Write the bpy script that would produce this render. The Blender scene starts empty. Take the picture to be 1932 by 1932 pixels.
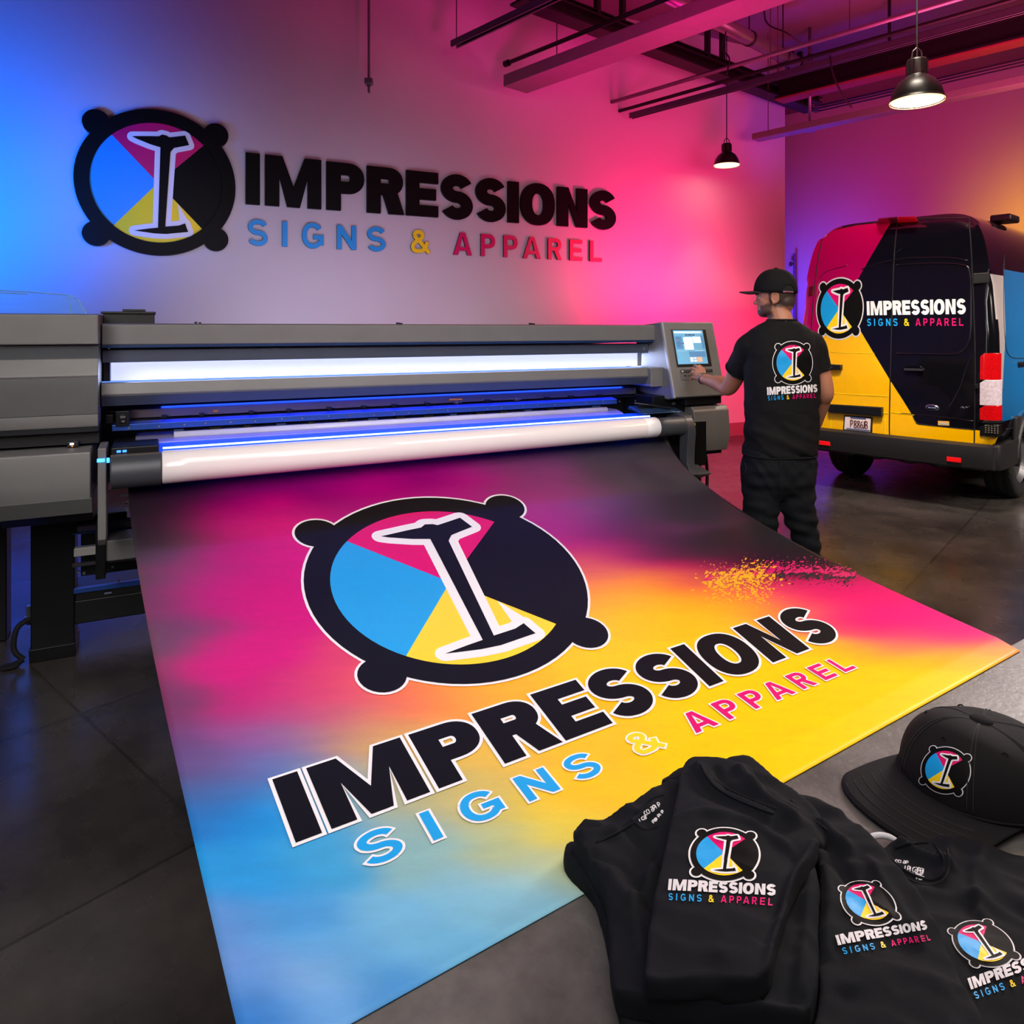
import bpy, bmesh, math, random
from mathutils import Vector, Matrix, noise
from mathutils.bvhtree import BVHTree
from mathutils.geometry import tessellate_polygon
random.seed(7)
PI = math.pi
F, CX, CY, H = 1377.0, 966.0, 620.0, 1.58
CAM = Vector((0, 0, H))
scene = bpy.context.scene
COL = scene.collection

def pix(px, py, Z): return Vector(((px-CX)*Z/F, Z, H-(py-CY)*Z/F))
def pixh(px, py, h): return pix(px, py, (H-h)*F/(py-CY))
def V(*a): return Vector(a)

# printer / sign-wall frame
OX, OY = -1.81, 3.2
UX, UY = .8955, .4453
ANG = math.atan2(UY, UX)
def pn(px, py, n):
    a = (px-CX)/F
    Z = (n+OX*-UY+OY*UX)/(a*-UY+UX)
    X = a*Z
    return (X-OX)*UX+(Z-OY)*UY, H-(py-CY)/F*Z
def uw(u, n, z): return Vector((OX+u*UX-n*UY, OY+u*UY+n*UX, z))

# ---------- materials ----------
def lin(c):
    r = []
    for v in c[:3]:
        v = v/255.0
        r.append(v/12.92 if v <= .04045 else ((v+.055)/1.055)**2.4)
    return tuple(r)+(1.0,)
MATS = {}
def mat(name, rgb, rough=.5, metal=0., spec=.5, var=.12, scale=8., bump=0., bscale=60., emit=None, es=0., alpha=1., coat=0., aniso=None):
    if name in MATS: return MATS[name]
    m = bpy.data.materials.new(name); m.use_nodes = True
    nt = m.node_tree; b = nt.nodes['Principled BSDF']
    c = lin(rgb)
    tc = nt.nodes.new('ShaderNodeTexCoord'); nz = nt.nodes.new('ShaderNodeTexNoise')
    nz.inputs['Scale'].default_value = scale; nz.inputs['Detail'].default_value = 3
    mp = nt.nodes.new('ShaderNodeMapping')
    if aniso: mp.inputs['Scale'].default_value = aniso
    nt.links.new(tc.outputs['Object'], mp.inputs[0]); nt.links.new(mp.outputs[0], nz.inputs['Vector'])
    mx = nt.nodes.new('ShaderNodeMix'); mx.data_type = 'RGBA'
    mx.inputs[6].default_value = tuple(max(0, v*(1-var)) for v in c[:3])+(1,)
    mx.inputs[7].default_value = tuple(min(1, v*(1+var)) for v in c[:3])+(1,)
    nt.links.new(nz.outputs['Fac'], mx.inputs[0]); nt.links.new(mx.outputs[2], b.inputs['Base Color'])
    b.inputs['Roughness'].default_value = rough; b.inputs['Metallic'].default_value = metal
    b.inputs['Specular IOR Level'].default_value = spec
    if coat: b.inputs['Coat Weight'].default_value = coat; b.inputs['Coat Roughness'].default_value = .05
    if bump:
        n2 = nt.nodes.new('ShaderNodeTexNoise'); n2.inputs['Scale'].default_value = bscale; n2.inputs['Detail'].default_value = 4
        nt.links.new(tc.outputs['Object'], n2.inputs['Vector'])
        bp = nt.nodes.new('ShaderNodeBump'); bp.inputs['Strength'].default_value = bump; bp.inputs['Distance'].default_value = .01
        nt.links.new(n2.outputs['Fac'], bp.inputs['Height']); nt.links.new(bp.outputs[0], b.inputs['Normal'])
    if emit is not None:
        b.inputs['Emission Color'].default_value = lin(emit); b.inputs['Emission Strength'].default_value = es
    if alpha < 1: b.inputs['Alpha'].default_value = alpha
    MATS[name] = m
    return m

GREYM = mat('printer_grey', (112, 112, 112), .42, .15, bump=.05, bscale=900)
GREYD = mat('printer_dark_grey', (62, 66, 72), .42, .15)
PANB = mat('printer_blue_grey', (66, 74, 92), .4, .2)
BLK = mat('black_plastic', (14, 15, 18), .4)
BLKM = mat('black_metal', (22, 23, 26), .35, .4)
STEEL = mat('steel', (160, 160, 165), .3, .9)
DULL = mat('dull_aluminium', (120, 112, 104), .38, .8)
RUB = mat('rubber', (12, 12, 13), .8, bump=.3, bscale=150)
SIGNB = mat('sign_black', (9, 9, 11), .5, spec=.15, bump=.02, bscale=300)
P_WHITE = mat('print_white', (238, 236, 240), .5, var=.03)
P_GREY = mat('print_pale_grey', (215, 212, 218), .6, var=.05)
P_BLACK = mat('print_black', (10, 10, 10), .6, spec=.1)
P_MAG = mat('print_magenta', (216, 0, 106), .55, spec=.25, var=.05)
P_CYAN = mat('print_cyan', (0, 158, 232), .5, var=.05)
P_YEL = mat('print_yellow', (255, 214, 0), .5, var=.04)

# ---------- mesh builder ----------
class MB:
    def __init__(s): s.v = []; s.f = []; s.mi = []; s.m = 0
    def add(s, vs, fs):
        o = len(s.v); s.v += [tuple(v) for v in vs]
        s.f += [tuple(i+o for i in f) for f in fs]; s.mi += [s.m]*len(fs); return s
    def box(s, x0, x1, y0, y1, z0, z1):
        return s.add([(x0,y0,z0),(x1,y0,z0),(x1,y1,z0),(x0,y1,z0),(x0,y0,z1),(x1,y0,z1),(x1,y1,z1),(x0,y1,z1)],
                     [(0,3,2,1),(4,5,6,7),(0,1,5,4),(1,2,6,5),(2,3,7,6),(3,0,4,7)])
    def prism(s, prof, x0, x1):   # profile (y,z) extruded in x
        n = len(prof)
        vs = [(x0, p[0], p[1]) for p in prof]+[(x1, p[0], p[1]) for p in prof]
        fs = [(i, (i+1) % n, (i+1) % n+n, i+n) for i in range(n)]+[tuple(range(n))[::-1], tuple(range(n, 2*n))]
        return s.add(vs, fs)
    def prismz(s, prof, z0, z1):
        n = len(prof)
        vs = [(p[0], p[1], z0) for p in prof]+[(p[0], p[1], z1) for p in prof]
        fs = [(i, (i+1) % n, (i+1) % n+n, i+n) for i in range(n)]+[tuple(range(n))[::-1], tuple(range(n, 2*n))]
        return s.add(vs, fs)
    def tube(s, pts, r, seg=12, cap=True, closed=False, flat=1.):
        pts = [Vector(p) for p in pts]; n = len(pts)
        rs = r if isinstance(r, (list, tuple)) else [r]*n
        vs = []; prev = None
        for i, p in enumerate(pts):
            a = pts[(i-1) % n] if (i > 0 or closed) else p
            b = pts[(i+1) % n] if (i < n-1 or closed) else p
            t = (b-a).normalized() if (b-a).length > 1e-9 else Vector((0, 0, 1))
            if prev is None:
                up = Vector((0, 0, 1)) if abs(t.z) < .9 else Vector((1, 0, 0))
                x = t.cross(up).normalized()
            else:
                x = (prev-t*prev.dot(t)).normalized()
            prev = x; y = t.cross(x)
            for k in range(seg):
                c = 2*PI*k/seg
                vs.append(p+x*math.cos(c)*rs[i]+y*math.sin(c)*rs[i]*flat)
        fs = []
        m = n if closed else n-1
        for i in range(m):
            for k in range(seg):
                a = i*seg+k; b = i*seg+(k+1) % seg; c = ((i+1) % n)*seg+(k+1) % seg; d = ((i+1) % n)*seg+k
                fs.append((a, b, c, d))
        if cap and not closed:
            fs.append(tuple(range(seg))[::-1]); fs.append(tuple(range((n-1)*seg, n*seg)))
        return s.add(vs, fs)
    def lathe(s, prof, c=(0, 0, 0), seg=40, ax='z'):
        vs = []; n = len(prof)
        for r, z in prof:
            for k in range(seg):
                a = 2*PI*k/seg; x, y = r*math.cos(a), r*math.sin(a)
                p = (x, y, z) if ax == 'z' else ((z, x, y) if ax == 'x' else (x, z, y))
                vs.append((p[0]+c[0], p[1]+c[1], p[2]+c[2]))
        fs = [(i*seg+k, i*seg+(k+1) % seg, (i+1)*seg+(k+1) % seg, (i+1)*seg+k) for i in range(n-1) for k in range(seg)]
        return s.add(vs, fs)
    def ell(s, c, r, R=None, seg=20, rings=12):
        c = Vector(c); R = R or Matrix.Identity(3)
        vs = [c+R @ Vector((0, 0, r[2]))]
        for i in range(1, rings):
            th = PI*i/rings
            for k in range(seg):
                a = 2*PI*k/seg
                vs.append(c+R @ Vector((r[0]*math.sin(th)*math.cos(a), r[1]*math.sin(th)*math.sin(a), r[2]*math.cos(th))))
        vs.append(c+R @ Vector((0, 0, -r[2])))
        fs = [(0, 1+k, 1+(k+1) % seg) for k in range(seg)]
        for i in range(rings-2):
            for k in range(seg):
                a = 1+i*seg+k; b = 1+i*seg+(k+1) % seg
                fs.append((a, a+seg, b+seg, b))
        l = len(vs)-1; o = 1+(rings-2)*seg
        fs += [(l, o+(k+1) % seg, o+k) for k in range(seg)]
        return s.add(vs, fs)
    def loft(s, rings, cap=True):
        n = len(rings[0]); vs = [p for r in rings for p in r]; fs = []
        for i in range(len(rings)-1):
            for k in range(n):
                fs.append((i*n+k, i*n+(k+1) % n, (i+1)*n+(k+1) % n, (i+1)*n+k))
        if cap: fs.append(tuple(range(n))[::-1]); fs.append(tuple(range((len(rings)-1)*n, len(rings)*n)))
        return s.add(vs, fs)
    def mesh(s, name, mats):
        me = bpy.data.meshes.new(name); me.from_pydata([tuple(v) for v in s.v], [], s.f)
        for m in (mats if isinstance(mats, (list, tuple)) else [mats]): me.materials.append(m)
        me.polygons.foreach_set('material_index', s.mi)
        me.update(); return me
    def build(s, name, mats, parent=None, bevel=0., smooth=False, world=False, fix=True):
        me = s.mesh(name, mats)
        if fix:
            bm = bmesh.new(); bm.from_mesh(me); bmesh.ops.recalc_face_normals(bm, faces=bm.faces); bm.to_mesh(me); bm.free()
        return link(name, me, parent, bevel, smooth, world)

def link(name, me, parent=None, bevel=0., smooth=False, world=False):
    if world and parent is not None: me.transform(wmat(parent).inverted())
    o = bpy.data.objects.new(name, me); COL.objects.link(o)
    if parent is not None: o.parent = parent
    if smooth: me.shade_smooth()
    if bevel:
        md = o.modifiers.new('bevel', 'BEVEL'); md.width = bevel; md.segments = 3; md.limit_method = 'ANGLE'; md.angle_limit = .6
        md.harden_normals = False
        me.shade_smooth()
        e = o.modifiers.new('wn', 'WEIGHTED_NORMAL'); e.keep_sharp = True
    return o
def wmat(o):
    m = Matrix.LocRotScale(o.location, o.rotation_euler, o.scale)
    return wmat(o.parent) @ m if o.parent else m
def thing(name, label, cat, loc=(0, 0, 0), rz=0., group=None):
    o = bpy.data.objects.new(name, None); COL.objects.link(o)
    o.location = loc; o.rotation_euler = (0, 0, rz); o.empty_display_size = .1
    o['label'] = label; o['category'] = cat
    if group: o['group'] = group
    return o
def tag(o, label, cat, group=None):
    o['label'] = label; o['category'] = cat
    if group: o['group'] = group
    return o
def struct(o): o['kind'] = 'structure'; return o

def fuse(mb, voxel, smooth=6, name='tmp', factor=.5):
    me = mb.mesh(name, BLK)
    o = bpy.data.objects.new(name, me); COL.objects.link(o)
    r = o.modifiers.new('r', 'REMESH'); r.mode = 'VOXEL'; r.voxel_size = voxel; r.use_smooth_shade = True
    if smooth:
        sm = o.modifiers.new('s', 'SMOOTH'); sm.iterations = smooth; sm.factor = factor
    dg = bpy.context.evaluated_depsgraph_get()
    out = bpy.data.meshes.new_from_object(o.evaluated_get(dg))
    bpy.data.objects.remove(o); out.materials.clear()
    return out
def bvh(me, mw=None):
    vs = [(mw @ v.co) if mw else v.co.copy() for v in me.vertices]
    return BVHTree.FromPolygons(vs, [tuple(p.vertices) for p in me.polygons])
def catmull(pts, n=8, closed=False):
    P = [Vector(p) for p in pts]; out = []; m = len(P)
    for i in range(m if closed else m-1):
        g = (lambda k: P[k % m]) if closed else (lambda k: P[max(0, min(m-1, k))])
        a, b, c, d = g(i-1), g(i), g(i+1), g(i+2)
        for k in range(n):
            t = k/n
            out.append(.5*((2*b)+(c-a)*t+(2*a-5*b+4*c-d)*t*t+(3*b-a-3*c+d)*t**3))
    if not closed: out.append(P[-1])
    return out

# ---------- lettering ----------
def ell2(cx, cy, rx, ry, a0, a1, n=24, p=2.):
    o = []
    for i in range(n+1):
        a = math.radians(a0+(a1-a0)*i/n); c, s = math.cos(a), math.sin(a)
        o.append((cx+rx*math.copysign(abs(c)**(2/p), c), cy+ry*math.copysign(abs(s)**(2/p), s)))
    return o
class SL(list):
    c = None; hw = 0
def stroke(c, hw):
    L = []; R = []; n = len(c)
    for i in range(n):
        a = c[max(0, i-1)]; b = c[min(n-1, i+1)]
        dx, dy = b[0]-a[0], b[1]-a[1]; l = math.hypot(dx, dy) or 1
        nx, ny = -dy/l*hw, dx/l*hw
        L.append((c[i][0]+nx, c[i][1]+ny)); R.append((c[i][0]-nx, c[i][1]-ny))
    s = SL(L+R[::-1]); s.c = list(c); s.hw = hw
    return s
def glyph(ch, W, w):
    h = w/2; b = w*.88      # b: horizontal bar weight
    if ch == 'I': return [([(0, 0), (W, 0), (W, 1), (0, 1)], [])]
    if ch == 'L': return [([(0, 0), (W, 0), (W, b), (w, b), (w, 1), (0, 1)], [])]
    if ch == 'E':
        m = .5-b/2
        return [([(0, 0), (W, 0), (W, b), (w, b), (w, m), (W*.93, m), (W*.93, m+b), (w, m+b), (w, 1-b), (W, 1-b), (W, 1), (0, 1)], [])]
    if ch == 'N': return [([(0, 0), (w, 0), (w, .62), (W-w, 0), (W, 0), (W, 1), (W-w, 1), (W-w, .38), (w, 1), (0, 1)], [])]
    if ch == 'M':
        k = w*1.12
        return [([(0, 0), (w*.92, 0), (w*.92, .6), (W/2-w*.42, 0), (W/2+w*.42, 0), (W-w*.92, .6), (W-w*.92, 0), (W, 0), (W, 1), (W-k, 1), (W/2, .4), (k, 1), (0, 1)], [])]
    if ch == 'A':
        k = w*1.1; t = w*.62; yb = .2; yt = yb+b*.9
        def xi(y): return k+(W/2-k)*y/(1-w*.75)
        return [([(0, 0), (k, 0), (k+(W/2-t-k)*0+yb*(W/2-t)*.98, yb), (W-k-yb*(W/2-t)*.98, yb), (W-k, 0), (W, 0), (W/2+t, 1), (W/2-t, 1)],
                 [[(xi(yt), yt), (W-xi(yt), yt), (W/2, 1-w*.75)]])]
    if ch in 'PR':
        m = .36 if ch == 'P' else .4; ry = (1-m)/2; rx = min(ry*1.05, W*.55); ww = W if ch == 'P' else W*.96
        out = [(0, 0), (w, 0), (w, m)]+ell2(ww-rx, m+ry, rx, ry, -90, 90, 18, 2.2)+[(0, 1)]
        hry = ry-b; hrx = max(rx-w, .03)
        hole = [(w, m+b)]+ell2(ww-w-hrx, m+ry, hrx, hry, -90, 90, 14, 2.2)+[(w, 1-b)]
        r = [(out, [hole])]
        if ch == 'R': r.append(([(W*.38, m+b*.5), (W-w*1.16, 0), (W, 0), (W*.38+w*1.1, m+b*.6)], []))
        return r
    if ch == 'O': return [(ell2(W/2, .5, W/2, .52, 0, 360, 48, 2.25)[:-1], [ell2(W/2, .5, W/2-w, .52-b, 0, 360, 40, 2.2)[:-1]])]
    if ch == 'S':
        hb = h*.92; ry = (.52-hb)/2; rx = W/2-h
        c = ell2(W/2, .5+ry, rx, ry, 22, 270, 26)+ell2(W/2, .5-ry, rx, ry, 90, -158, 26)[1:]
        return [(stroke(c, hb), [])]
    if ch == 'G':
        c = ell2(W/2, .5, W/2-h, .52-h*.92, 38, 325, 44, 2.15)
        return [(stroke(c, h*.95), []), ([(W*.52, .30+h*.6), (W, .30+h*.6), (W, .30+h*.6+b), (W*.52, .30+h*.6+b)], []),
                ([(W-w, .15), (W, .12), (W, .4), (W-w, .4)], [])]
    if ch == '&':
        g = h*.86
        up = ell2(W*.43, .755, W*.215, .245-g, -58, 205, 22)
        a = [(W*1.02, g*.2)]+[tuple(p[:2]) for p in catmull([(W*.82, .2, 0), (W*.5, .5, 0), (W*.27, .68, 0), (W*.215, .76, 0)], 5)]
        u = ell2(W*.43, .76, W*.215, .24-g, 180, -40, 20)
        e = [tuple(p[:2]) for p in catmull([(u[-1][0], u[-1][1], 0), (W*.5, .58, 0), (W*.28, .47, 0), (W*.13, .30, 0), (W*.2, .12, 0), (W*.42, g, 0), (W*.68, .13, 0), (W*.84, .32, 0), (W*.9, .5, 0)], 6)]
        return [(stroke(a, g), []), (stroke(a[-1:]+u[1:], g), []), (stroke(e, g), [])]
    return []
def area2(p): return sum(p[i][0]*p[(i+1) % len(p)][1]-p[(i+1) % len(p)][0]*p[i][1] for i in range(len(p)))
def offs(p, d):
    q = [p[0]]
    for v in p[1:]:
        if math.hypot(v[0]-q[-1][0], v[1]-q[-1][1]) > 1e-5: q.append(v)
    if math.hypot(q[0][0]-q[-1][0], q[0][1]-q[-1][1]) < 1e-5: q.pop()
    if area2(q) < 0: q = q[::-1]
    n = len(q); o = []
    for i in range(n):
        a, b, c = q[i-1], q[i], q[(i+1) % n]
        e1 = Vector((b[0]-a[0], b[1]-a[1])).normalized(); e2 = Vector((c[0]-b[0], c[1]-b[1])).normalized()
        n1 = Vector((e1.y, -e1.x)); n2 = Vector((e2.y, -e2.x)); m = n1+n2
        k = 1+n1.dot(n2)
        if e1.x*e2.y-e1.y*e2.x < 0:
            mm = m/max(k, .22); o.append((b[0]+mm.x*d, b[1]+mm.y*d)) if d > 0 else o.append((b[0]+m.x/max(k, .3)*d, b[1]+m.y/max(k, .3)*d))
        elif k > .35: mm = m/k; o.append((b[0]+mm.x*d, b[1]+mm.y*d))
        else:
            o.append((b[0]+(n1.x+e1.x*.6)*d, b[1]+(n1.y+e1.y*.6)*d)); o.append((b[0]+(n2.x-e2.x*.6)*d, b[1]+(n2.y-e2.y*.6)*d))
    return o
def offs_round(p, d):
    q = list(p)
    if area2(q) < 0: q = q[::-1]
    n = len(q); o = []
    for i in range(n):
        a, b, c = q[i-1], q[i], q[(i+1) % n]
        e1 = Vector((b[0]-a[0], b[1]-a[1])).normalized(); e2 = Vector((c[0]-b[0], c[1]-b[1])).normalized()
        a1 = math.atan2(-e1.x, e1.y); a2 = math.atan2(-e2.x, e2.y); cr = e1.x*e2.y-e1.y*e2.x
        if cr >= 0:
            while a2 < a1: a2 += 2*PI
            k = max(1, int((a2-a1)/.3))
            o += [(b[0]+d*math.cos(a1+(a2-a1)*j/k), b[1]+d*math.sin(a1+(a2-a1)*j/k)) for j in range(k+1)]
        else:
            m = Vector((math.cos(a1)+math.cos(a2), math.sin(a1)+math.sin(a2))); kk = max(.35, 1+e1.dot(e2)); o.append((b[0]+m.x/kk*d, b[1]+m.y/kk*d))
    return o
def poffs(pc, d): return (offs(pc[0], d), [offs(h, -d)[::-1] for h in pc[1]])
def pmap(pc, f):
    o = SL(f(p) for p in pc[0])
    if getattr(pc[0], 'c', None): o.c = [f(p) for p in pc[0].c]; o.hw = pc[0].hw
    return (o, [[f(p) for p in h] for h in pc[1]])
def grow(pc, d):
    """pieces of the white edge around one piece"""
    if not getattr(pc[0], 'c', None): return [poffs(pc, d)]
    c = pc[0].c; hw = pc[0].hw+d
    def ext(a, b):
        l = math.hypot(a[0]-b[0], a[1]-b[1]) or 1; return (a[0]+(a[0]-b[0])/l*d, a[1]+(a[1]-b[1])/l*d)
    c = [ext(c[0], c[1])]+c+[ext(c[-1], c[-2])]
    s = stroke(c, hw); n = len(c); L = s[:n]; R = s[n:][::-1]
    return [([L[i], L[i+1], R[i+1], R[i]], []) for i in range(n-1)]

# letter spans measured on the wall sign
def _u(zx): return pn(130+zx/1.84, 350, 4.52)[0]
SP1 = [('I', 612, 661), ('M', 679, 873), ('P', 891, 1021), ('R', 1031, 1160), ('E', 1167, 1277), ('S', 1286, 1398), ('S', 1406, 1512), ('I', 1519, 1556), ('O', 1563, 1680), ('N', 1690, 1793), ('S', 1803, 1893)]
SP2 = [('S', 620, 690), ('I', 739, 757), ('G', 807, 882), ('N', 928, 995), ('S', 1033, 1097), ('&', 1182, 1246), ('A', 1331, 1395), ('P', 1426, 1475), ('P', 1505, 1553), ('A', 1572, 1633), ('R', 1659, 1706), ('E', 1734, 1777), ('L', 1804, 1845)]
U1 = [(c, _u(a), _u(b)) for c, a, b in SP1]; U2 = [(c, _u(a), _u(b)) for c, a, b in SP2]
TW = U1[-1][2]-U1[0][1]
def line_pieces(spans, cap, wt):
    """pieces of a line, x over 0..1 of its width, y over 0..1 of its cap height; returns [(char,[pieces])]"""
    x0 = spans[0][1]; W = spans[-1][2]-x0; out = []
    for ch, a, b in spans:
        ps = glyph(ch, (b-a)/cap, wt if ch != 'I' else (b-a)/cap)
        out.append((ch, [pmap(p, lambda q: ((a-x0+q[0]*cap)/W, q[1])) for p in ps]))
    return out, W
CAP1, CAP2 = .558, .262
L1, W1 = line_pieces(U1, CAP1, .285)
L2, W2 = line_pieces(U2, CAP2, .2)

def circ(cx, cy, r, n=40): return ell2(cx, cy, r, r, 0, 360, n)[:-1]
BUMPS = [(-.74, .74), (.74, .74), (.74, -.74), (-.74, -.74)]
BR_ = .155
TOOL = [(-.31, .60), (-.1, .625), (.01, .635), (.05, .665), (.11, .655), (.14, .635), (.34, .685), (.39, .56), (.2, .50), (.155, .44), (.09, -.60), (.26, -.575), (.34, -.54), (.37, -.63), (.38, -.655),
        (.1, -.70), (-.05, -.70), (-.29, -.675), (-.12, -.64), (.0, -.62), (.03, .49), (-.1, .52), (-.26, .575)]
SPIKE = [(.25, -.27), (.42, -.575), (.36, -.60), (.27, -.55)]
def emblem_layers(outline=.035, base=0):
    L = []
    if outline:
        L.append((base, 'w', [(circ(0, 0, 1+outline, 72), [])]+[(circ(x, y, BR_+outline, 28), []) for x, y in BUMPS]))
    L.append((base+1, 'k', [(circ(0, 0, 1, 72), [])]+[(circ(x, y, BR_, 28), []) for x, y in BUMPS]))
    r = .825
    L.append((base+2, 'm', [([(0, 0)]+ell2(0, 0, r, r, 45, 133, 20), [])]))
    L.append((base+2, 'c', [([(0, 0)]+ell2(0, 0, r, r, 133, 229, 22), [])]))
    L.append((base+2, 'y', [([(0, 0)]+ell2(0, 0, r, r, 229, 313, 20), [])]))
    L.append((base+3, 'w', [(offs_round(TOOL, .068), []), (SPIKE, [])]))
    L.append((base+4, 'k', [(TOOL, [])]))
    return L
MK = {'w': 0, 'k': 1, 'm': 2, 'c': 3, 'y': 4, 'g': 5}
PM = [P_WHITE, P_BLACK, P_MAG, P_CYAN, P_YEL, P_GREY]
def homog(src, dst):
    A = []; B = []
    for (x, y), (u, v) in zip(src, dst):
        A.append([x, y, 1, 0, 0, 0, -u*x, -u*y]); B.append(u)
        A.append([0, 0, 0, x, y, 1, -v*x, -v*y]); B.append(v)
    n = 8; M = [A[i]+[B[i]] for i in range(n)]
    for i in range(n):
        p = max(range(i, n), key=lambda r: abs(M[r][i])); M[i], M[p] = M[p], M[i]
        for r in range(n):
            if r != i:
                f = M[r][i]/M[i][i]
                for c in range(i, n+1): M[r][c] -= f*M[i][c]
    h = [M[i][n]/M[i][i] for i in range(n)]+[1]
    return lambda q: ((h[0]*q[0]+h[1]*q[1]+h[2])/(h[6]*q[0]+h[7]*q[1]+h[8]), (h[3]*q[0]+h[4]*q[1]+h[5])/(h[6]*q[0]+h[7]*q[1]+h[8]))
SQ = [(0, 1), (0, 0), (1, 0), (1, 1)]     # TL BL BR TR
def logo_layers(bumps, q1, q2, outline=.04, col='g', toff=0., tcols=None, ocol=None):
    """everything mapped into photo-plane coordinates"""
    L = []
    if bumps:
        f = homog(BUMPS, bumps)
        for lv, c, ps in emblem_layers(outline):
            if lv == 0 and ocol: c = ocol
            L.append((lv, c, [pmap(p, f) for p in ps]))
    for q, ls, isub in ((q1, L1, 0), (q2, L2, 1)):
        if not q: continue
        f = homog(SQ, q)
        for i, (ch, ps) in enumerate(ls):
            c = col if not isub else ('c' if i < 5 else 'y' if i == 5 else 'm')
            asp = 8.45 if not isub else 17.5
            if toff:
                ps2 = []
                for p in ps:
                    for g in grow(pmap(p, lambda t: (t[0]*asp, t[1])), toff if not isub else toff*1.5):
                        ps2.append(pmap(g, lambda t: (t[0]/asp, t[1])))
                L.append((0, 'w', [pmap(p, f) for p in ps2]))
            L.append((1, c, [pmap(p, f) for p in ps]))
    return L
def surf_mesh(name, layers, surf, cell, step, base, mats, extra=None):
    bm = bmesh.new(); cnt = 0
    for lv0, c, ps in layers:
        for outer, holes in ps:
            cnt += 1; lv = lv0+(cnt % 11)*.075
            loops = [[Vector((x, y, 0)) for x, y in outer]]+[[Vector((x, y, 0)) for x, y in h] for h in holes]
            try: tris = tessellate_polygon(loops)
            except Exception: continue
            flat = [v for l in loops for v in l]
            vs = [bm.verts.new((v.x, v.y, lv)) for v in flat]
            for t in tris:
                try: f = bm.faces.new([vs[i] for i in t]); f.material_index = MK[c]
                except ValueError: pass
    xs = [v.co.x for v in bm.verts]; ys = [v.co.y for v in bm.verts]
    if cell:
        for ax, lo, hi in ((0, min(xs), max(xs)), (1, min(ys), max(ys))):
            k = math.ceil(lo/cell)
            while k*cell < hi:
                co = [0, 0, 0]; co[ax] = k*cell; no = [0, 0, 0]; no[ax] = 1
                bmesh.ops.bisect_plane(bm, geom=bm.verts[:]+bm.edges[:]+bm.faces[:], dist=1e-5, plane_co=co, plane_no=no)
                k += 1
    dead = []
    for v in bm.verts:
        r = surf(v.co.x, v.co.y)
        if r is None: dead.append(v); continue
        p, n = r
        v.co = p+n*(base+step*v.co.z)
    if dead: bmesh.ops.delete(bm, geom=dead, context='VERTS')
    me = bpy.data.meshes.new(name)
    bm.normal_update()
    for f in bm.faces:
        if f.normal.dot(CAM-f.calc_center_median()) < 0: f.normal_flip()
    bm.to_mesh(me); bm.free()
    for m in mats: me.materials.append(m)
    return me
def raysurf(tree, smooth=True):
    def f(px, py):
        d = pix(px, py, 1)-CAM
        loc, no, i, _ = tree.ray_cast(CAM, d.normalized())
        if loc is None: return None
        if no.dot(d) > 0: no = -no
        # push toward the eye-side normal, blended so layers stay apart at creases
        return loc, (no*.5-d.normalized()*.5)
    return f
def img_print(name, parent, tree, layers, cell, step=.0004, base=.0006, mats=PM):
    me = surf_mesh(name, layers, raysurf(tree), cell, step, base, mats)
    return link(name, me, parent, world=True)
def img_tube(mb, tree, pts, r, lift=0., n=6, closed=False, seg=6):
    out = []
    for p in catmull([(x, y, 0) for x, y in pts], n, closed):
        s = raysurf(tree)(p.x, p.y)
        if s: out.append(s[0]+s[1]*lift)
    if len(out) > 2: mb.tube(out, r, seg, closed=closed)
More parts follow.
